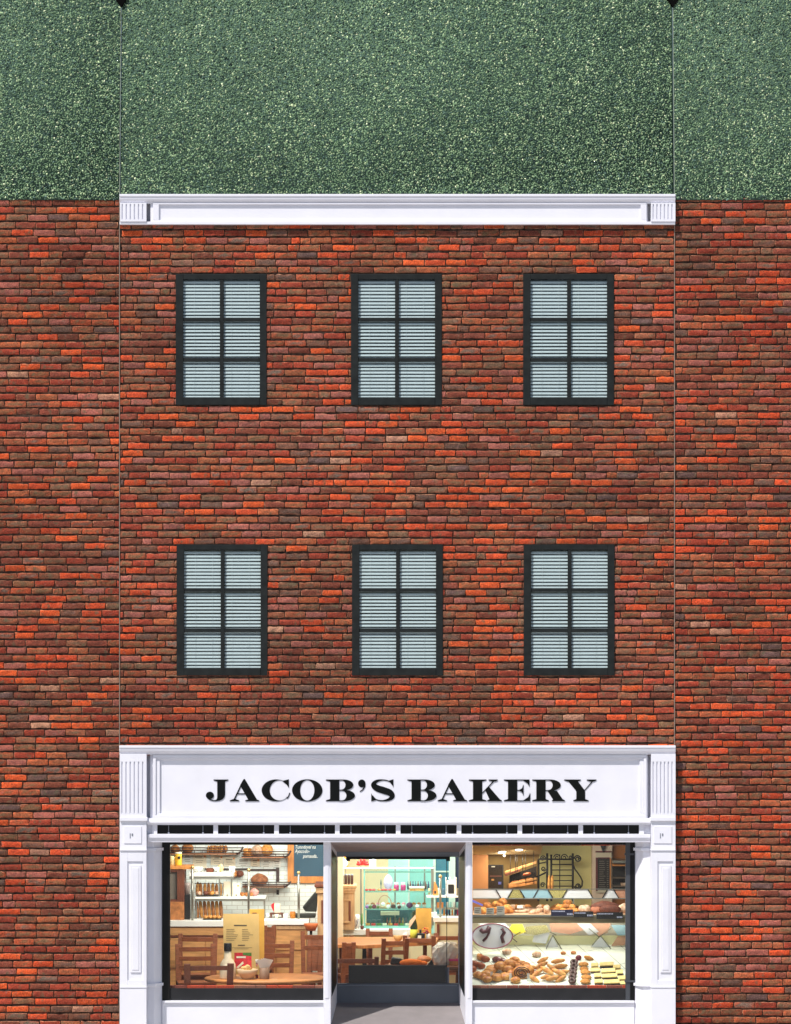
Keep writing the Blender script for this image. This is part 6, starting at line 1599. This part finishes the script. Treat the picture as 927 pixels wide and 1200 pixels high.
bl(733, 0, 1.55, (.11, .07, .07), FLOUR, 'round_loaf', 'floured loaf at the far right of the upper shelf')
m = MB(); m.pbox(606, 612.5, 1061, 1064.3, 1.5, 1.504, PAPERW); one(m, 'price_tag', 'blank white tag on the flat pale loaf', 'tag')
for (a, b_, c, d, lab) in ((555.6, 564, 1063, 1071, 'grey price tag, leftmost on the rail'), (570, 579, 1064, 1071.6, 'grey price tag, middle one of three under the rolls'), (582, 591.4, 1062, 1072, 'grey price tag, largest of three under the rolls')):
    t = root('price_tag', pt((a + b_) / 2, d, 1.26), lab, 'tag', 'grey price tags')
    m = MB(); m.pbox(a, b_, c, d, 1.262, 1.268, mat('tag_grey', rgb(150, 150, 140), .5, .1, 6)); m.build('card', t)
    m = MB()
    for k in range(3): m.pbox(a + 1.2, b_ - 1.2 - k * .8, c + 1.6 + k * 2, c + 2.3 + k * 2, 1.2605, 1.2615, INK)
    m.build('print', t)
NAVY = mat('tag_navy', rgb(22, 24, 52), .4, .15, 6)
for (a, b_, c, d, mm, lab) in ((645.8, 671.6, 1066, 1073.4, NAVY, 'navy price tag below the croissants'), (672.2, 695.2, 1068, 1075, BLK, 'black price tag below the floured round loaf'), (699, 730, 1069, 1077, BLK, 'wide black price tag below the dark loaves')):
    t = root('price_tag', pt((a + b_) / 2, d, 1.25), lab, 'tag', 'dark price tags on the rail')
    m = MB(); m.pbox(a, b_, c, d, 1.255, 1.262, mm); m.build('card', t)
    m = MB(); pl_ = mat('tag_print', rgb(170, 176, 200), .6, .1, 8); rnd = random.Random(int(a)); x = a + 1.2
    while x < a + (b_ - a) * .6:
        wq = rnd.uniform(.8, 1.6); m.pbox(x, x + wq, c + 1.3, c + 2.6, 1.2535, 1.2545, pl_); x += wq + .5
    x = b_ - 7
    while x < b_ - 1.5: m.pbox(x, x + 1.1, d - 3.2, d - 1.2, 1.2535, 1.2545, pl_); x += 1.7
    m.build('print', t)
m = MB(); a_ = [pt(551, 1053, 1.3), pt(566, 1060, 1.3), pt(566, 1062, 1.3), pt(551, 1056, 1.3)]; m.prism([(q.x, q.z) for q in a_], 'y', 1.29, 1.31, mat('violet_trim', rgb(110, 110, 200), .4, .2, 6)); one(m, 'violet_strip', 'slanting violet strip at the left end of the upper shelf', 'strip')
# pastries on the tray
def tp(px, py, r_, mm, nm, lab, grp, rot=(0, 0, 0), lift=.8, cat='pastry', **kw):
    m = MB(); p = tray_pt(px, py); m.blob(p + Vector((0, 0, r_[2] * lift)), r_, mm, (R(20) + rot[0], rot[1], rot[2]), **kw); return one(m, nm, lab, cat, grp)
BROWN = mat('deep_crust', rgb(166, 84, 36), .45, .3, 14, .003, col2=rgb(116, 52, 24))
BUN = mat('bun_crust', rgb(226, 170, 90), .4, .25, 17, .004, col2=rgb(150, 72, 26))
for (px, py) in ((563, 1125), (568, 1127), (557, 1133), (564, 1135), (554, 1139)):
    tp(px, py, (.07, .045, .045), BROWN if py > 1126 else BUN, 'croissant', 'dark croissant at the left end of the tray', 'croissants on the tray', (0, .3, random.uniform(-.6, .6)), bend=.4, twist=.06)
for i, (px, py) in enumerate(((570, 1146), (577, 1139), (586, 1139.5), (595, 1140), (582, 1149.5), (592, 1148), (597, 1137), (574, 1142))):
    tp(px, py, (.085, .07, .055), BUN, 'bun', 'glossy golden bun in the heap at left of the tray', 'buns heaped on the tray', (0, 0, random.uniform(-.5, .5)), lift=.8 if i not in (2, 6) else 1.6)
for (px, py) in ((583, 1127.5), (589, 1130), (600, 1132), (603, 1128)):
    tp(px, py, (.075, .05, .045), mat('glazed_brown', rgb(110, 56, 50), .12, .2, 8, spec=.8) if px < 592 else BUN, 'glazed_bun', 'shiny dark glazed bun behind the golden heap' if px < 592 else 'golden bun at the back right of the heap', 'glazed buns behind the golden heap' if px < 592 else 'golden buns behind the heap', (0, 0, -.3))
for (px, py, lab) in ((594, 1118, 'pale roll alone on the tray behind the buns'), (629, 1121, 'pale floured roll alone in a clear wrapper mid tray'), (660, 1118.5, 'small brown roll left of the blue tag'), (672, 1118, 'small brown roll right of the blue tag')):
    sz = (.065, .05, .04) if px < 640 else (.038, .028, .024)
    tp(px, py, sz, FLOUR if px < 640 else CRUST, 'roll', lab, None)
# swirl bun
t = root('swirl_bun', tray_pt(612, 1147), 'big poppy-seed swirl bun cut open at the front of the tray', 'pastry')
p = tray_pt(611, 1146, .07)
m = MB(); m.blob(p, (.125, .05, .095), BUN, (R(-8), 0, 0)); m.blob(p + Vector((.085, .07, .02)), (.09, .06, .085), BUN); m.build('bun', t)
P_ = []
for i in range(60):
    a = i / 60 * 2 * math.pi * 3; q = .018 + .078 * (1 - i / 60)
    P_.append(p + Vector((q * 1.15 * math.cos(a), -.046 - .004 * (i / 60), q * .85 * math.sin(a))))
m = MB(); m.tube(P_, .0075, CHOC, 5); m.build('filling', t)
# finger rolls
STK = mat('sugared_finger', rgb(226, 178, 100), .6, .3, 18, .003, col2=rgb(180, 104, 48))
for i, (px, py, rz_, L) in enumerate(((629, 1143, .9, .11), (636, 1130, .7, .09), (626, 1150, -.9, .09), (641, 1142, -.8, .11), (648, 1138, -1.0, .11), (655, 1144, -.6, .11), (657, 1135, .2, .1), (654, 1131, .25, .1), (660, 1142, .3, .09), (648, 1151, .35, .1), (657, 1150, .8, .09), (640, 1150, .2, .08), (623, 1137, .3, .06), (634, 1136, .7, .11))):
    tp(px, py, (L, .032, .032), STK, 'finger_roll', 'sugared finger roll in the criss-cross heap at the centre of the tray', 'finger rolls on the tray', (0, -rz_ * .55, rz_ * .6), lift=1.0 + .7 * (i % 2))
# chocolate rings
def ring(p, R_, r_, mm, nm, lab, grp, tilt=R(45)):
    m = MB(); m.tube([(R_ * math.cos(2 * math.pi * k / 16), R_ * math.sin(2 * math.pi * k / 16), 0) for k in range(17)], r_, mm, 8, caps=False)
    m.xform(Matrix.Translation(p) @ Matrix.Rotation(tilt, 4, 'X')); return one(m, nm, lab, 'pastry', grp)
for i in range(6):
    ring(tray_pt(672.5 - i * .5 + .6 * (i % 2), 1131.5 + i * 4.4, .045), .032, .021, CHOC, 'chocolate_ring', 'chocolate ring in the column right of the finger rolls', 'chocolate rings on the tray')
tp(674, 1129, (.04, .03, .035), mat('magenta_icing', rgb(150, 40, 80), .4, .3, 8), 'iced_cake', 'chocolate cake with magenta icing at the top of the ring column', None); tp(678, 1125, (.042, .032, .038), mat('wine_icing', rgb(110, 34, 46), .4, .3, 8), 'iced_cake', 'wine-red cake behind the magenta one', None)
COOK = mat('oat_cookie', rgb(214, 154, 78), .8, .35, 26, .005, col2=rgb(168, 104, 44))
for i, (px, py, r_) in enumerate(((684, 1133, .068), (686, 1142, .068), (687, 1148, .07), (686, 1153, .07), (684.5, 1138.5, .06))):
    tp(px, py, (r_, r_ * .8, .028), COOK, 'cookie', 'round oat cookie in the column beside the chocolate rings', 'oat cookies on the tray', lift=1.2)
tp(690, 1125, (.07, .035, .03), COOK, 'cookie', 'oval cookie lying alone behind the cookie column', None, (0, .35, 0))
# sandwich biscuits
for (px, py, wd) in ((697, 1134, 8.5), (711, 1133, 17), (723, 1136, 9), (697.5, 1139.5, 11.5), (713, 1140.5, 17), (726, 1142, 8.5), (700.5, 1146, 8.5), (714.5, 1146.5, 18.5), (729, 1149, 9), (701.5, 1153, 10), (717, 1153.5, 19), (731, 1155, 8)):
    p = tray_pt(px, py, .012); hw = wd / 2 / S
    t = root('sandwich_biscuit', p, 'pale oblong biscuit with dark chocolate underside in the rows at right of the tray', 'biscuit', 'sandwich biscuits on the tray')
    Mx = Matrix.Translation(p) @ Matrix.Rotation(R(38), 4, 'X') @ Matrix.Rotation(R(-4), 4, 'Y')
    m = MB(); m.box(-hw, hw, -.035, .035, .024, .044, BISC); m.xform(Mx); m.build('biscuit', t, bevel=.008)
    m = MB(); m.box(-hw * .98, hw * .98, -.036, .034, 0, .0235, CHOC); m.xform(Mx); m.build('filling', t, bevel=.004)
for (px, py) in ((576, 1148), (598, 1150), (619, 1150)):
    m = MB(); p = tray_pt(px, py); m.box(p.x - .018, p.x + .018, p.y - .06, p.y - .056, p.z, p.z + .11, glass('tag_acrylic', (.9, .95, .92), .05, .35, (.8, .82, .74))); one(m, 'tag_holder', 'clear acrylic tag holder standing before the buns', 'tag', 'acrylic tag holders on the tray')

# ---------------------------------------------------------------- more of the small stock on shelves and counters
for i, (px, r_, lab) in enumerate(((274, .055, 'small dark loaf on the iron rail left of the round loaf'), (281, .05, 'second small dark loaf on the iron rail, nearer the post'))):
    m = MB(); m.blob(on(px, YB - .1, PZ(1024, YB - .1)), (r_ * 1.2, .06, r_), DARKB if i else CRUST); one(m, 'loaf', lab, 'bread')
for i, (px, mm, h, lab) in enumerate(((335, WHITEP, .06, 'white saucer stack beside the right rail post'), (343, mat('amber_jar', rgb(190, 120, 40), .3, .2, 6), .09, 'amber jar beside the right rail post'))):
    m = MB(); m.lathe([(.03, 0), (.04, .01), (.04, h), (.03, h + .005)], on(px, 3.45, ZC2), mm, 14); one(m, 'jar' if i else 'saucer_stack', lab, 'jar' if i else 'saucers')
for i in range(6):
    px = 249 + i * 3.1
    m = MB(); m.blob(on(px, YB - .16, z1 + .06), (.03, .06, .05), CRUST if i % 2 else DARKB); one(m, 'bread_roll', 'crusty roll behind the narrow rolls on the long wire shelf', 'bread', 'crusty rolls on the long wire shelf')
for i in range(5):
    m = MB(); m.blob(on(288.5 + (i % 3) * 4, YB - .15, z2 + .03 + .05 * (i // 3)), (.05, .05, .04), GOLD if i % 2 else CRUST); one(m, 'bread_roll', 'small roll left of the floured loaf on the shorter wire shelf', 'bread', 'small rolls on the shorter wire shelf')
for i in range(9):
    px = 478 + i * 3.0
    m = MB(); m.lathe([(.016, 0), (.016, .07), (.007, .09), (.007, .12)], on(px, YC + .45, SHZ[2] + .001), mat('dark_bottle_%d' % (i % 3), (rgb(60, 92, 96), rgb(96, 60, 50), rgb(46, 60, 90))[i % 3], .3, .2, 8), 8); one(m, 'bottle', 'slim dark bottle in the back row on the upper glass shelf', 'bottle', 'slim bottles behind the cream cake')
for i in range(12):
    px = 431 + i * 6.0
    mm = (FLOUR, CRUST, mat('pink_icing', rgb(226, 140, 150), .5, .2, 9), PAPERW, GOLD)[i % 5]
    m = MB(); m.lathe([(.02, 0), (.03, .035), (.03, .04)], on(px, YC + .4, SHZ[1] + .001), WHITEP, 10); m.blob(on(px, YC + .4, SHZ[1] + .05), (.03, .03, .022), mm); one(m, 'cupcake', 'small cupcake in the back row on the lower glass shelf', 'cake', 'cupcakes on the lower glass shelf')
for i in range(11):
    px = 431 + i * 6.6
    mm = (GOLD, mat('red_fruit', rgb(206, 62, 62), .4, .3, 20), GREENM, PAPERC)[i % 4]
    m = MB(); m.box(PX(px - 2.4, YC), PX(px + 2.4, YC), YC + .06, YC + .14, SHZ[0] + .001, SHZ[0] + .03, mm); one(m, 'cake_slice', 'small slice in the front row at the bottom of the glass case', 'cake', 'slices at the bottom of the glass case')
for i in range(7):
    px = 503 + i * 5.6; cc = (rgb(220, 190, 150), rgb(120, 60, 40), rgb(230, 230, 220), rgb(60, 90, 110))[i % 4]
    m = MB(); m.lathe([(.018, 0), (.02, .08), (.012, .1)], on(px, 5.42, zs + .001), mat('tub_%d' % (i % 4), cc, .5, .2, 7), 10); one(m, 'tub', 'small tub in the back row on the upper right shelf', 'tub', 'tubs at the back of the upper right shelf')
for i, (px, py) in enumerate(((604, 1152), (606, 1136), (611, 1133), (616, 1135), (600, 1144), (566, 1148), (560, 1146), (571, 1151))):
    tp(px, py, (.07, .055, .045), BUN if i not in (1, 2, 3) else CRUST, 'bun', 'golden bun at the edge of the heap beside the swirl bun' if i < 5 else 'golden bun in front of the dark croissants', 'buns beside the swirl bun' if i < 5 else 'buns before the croissants', lift=.85)
for i, px in enumerate((601, 606, 612, 618, 634, 636)):
    m = MB(); m.blob(on(px, 1.9, zs_ + .05), (.07, .05, .045), CRUST if i % 2 else FLOUR); one(m, 'round_loaf', 'round loaf in the row behind the floured sticks', 'bread', 'loaves behind the floured sticks')
for i in range(7):
    px = 650 + i * 4; m = MB(); m.blob(on(px, 1.75, zs_ + .05 + .03 * (i % 2)), (.06, .05, .045), GOLD if i % 2 else CRUST, bend=.3, twist=.06); one(m, 'croissant', 'croissant at the back of the heap behind the navy price tag', 'pastry', 'croissants at the back of the heap')
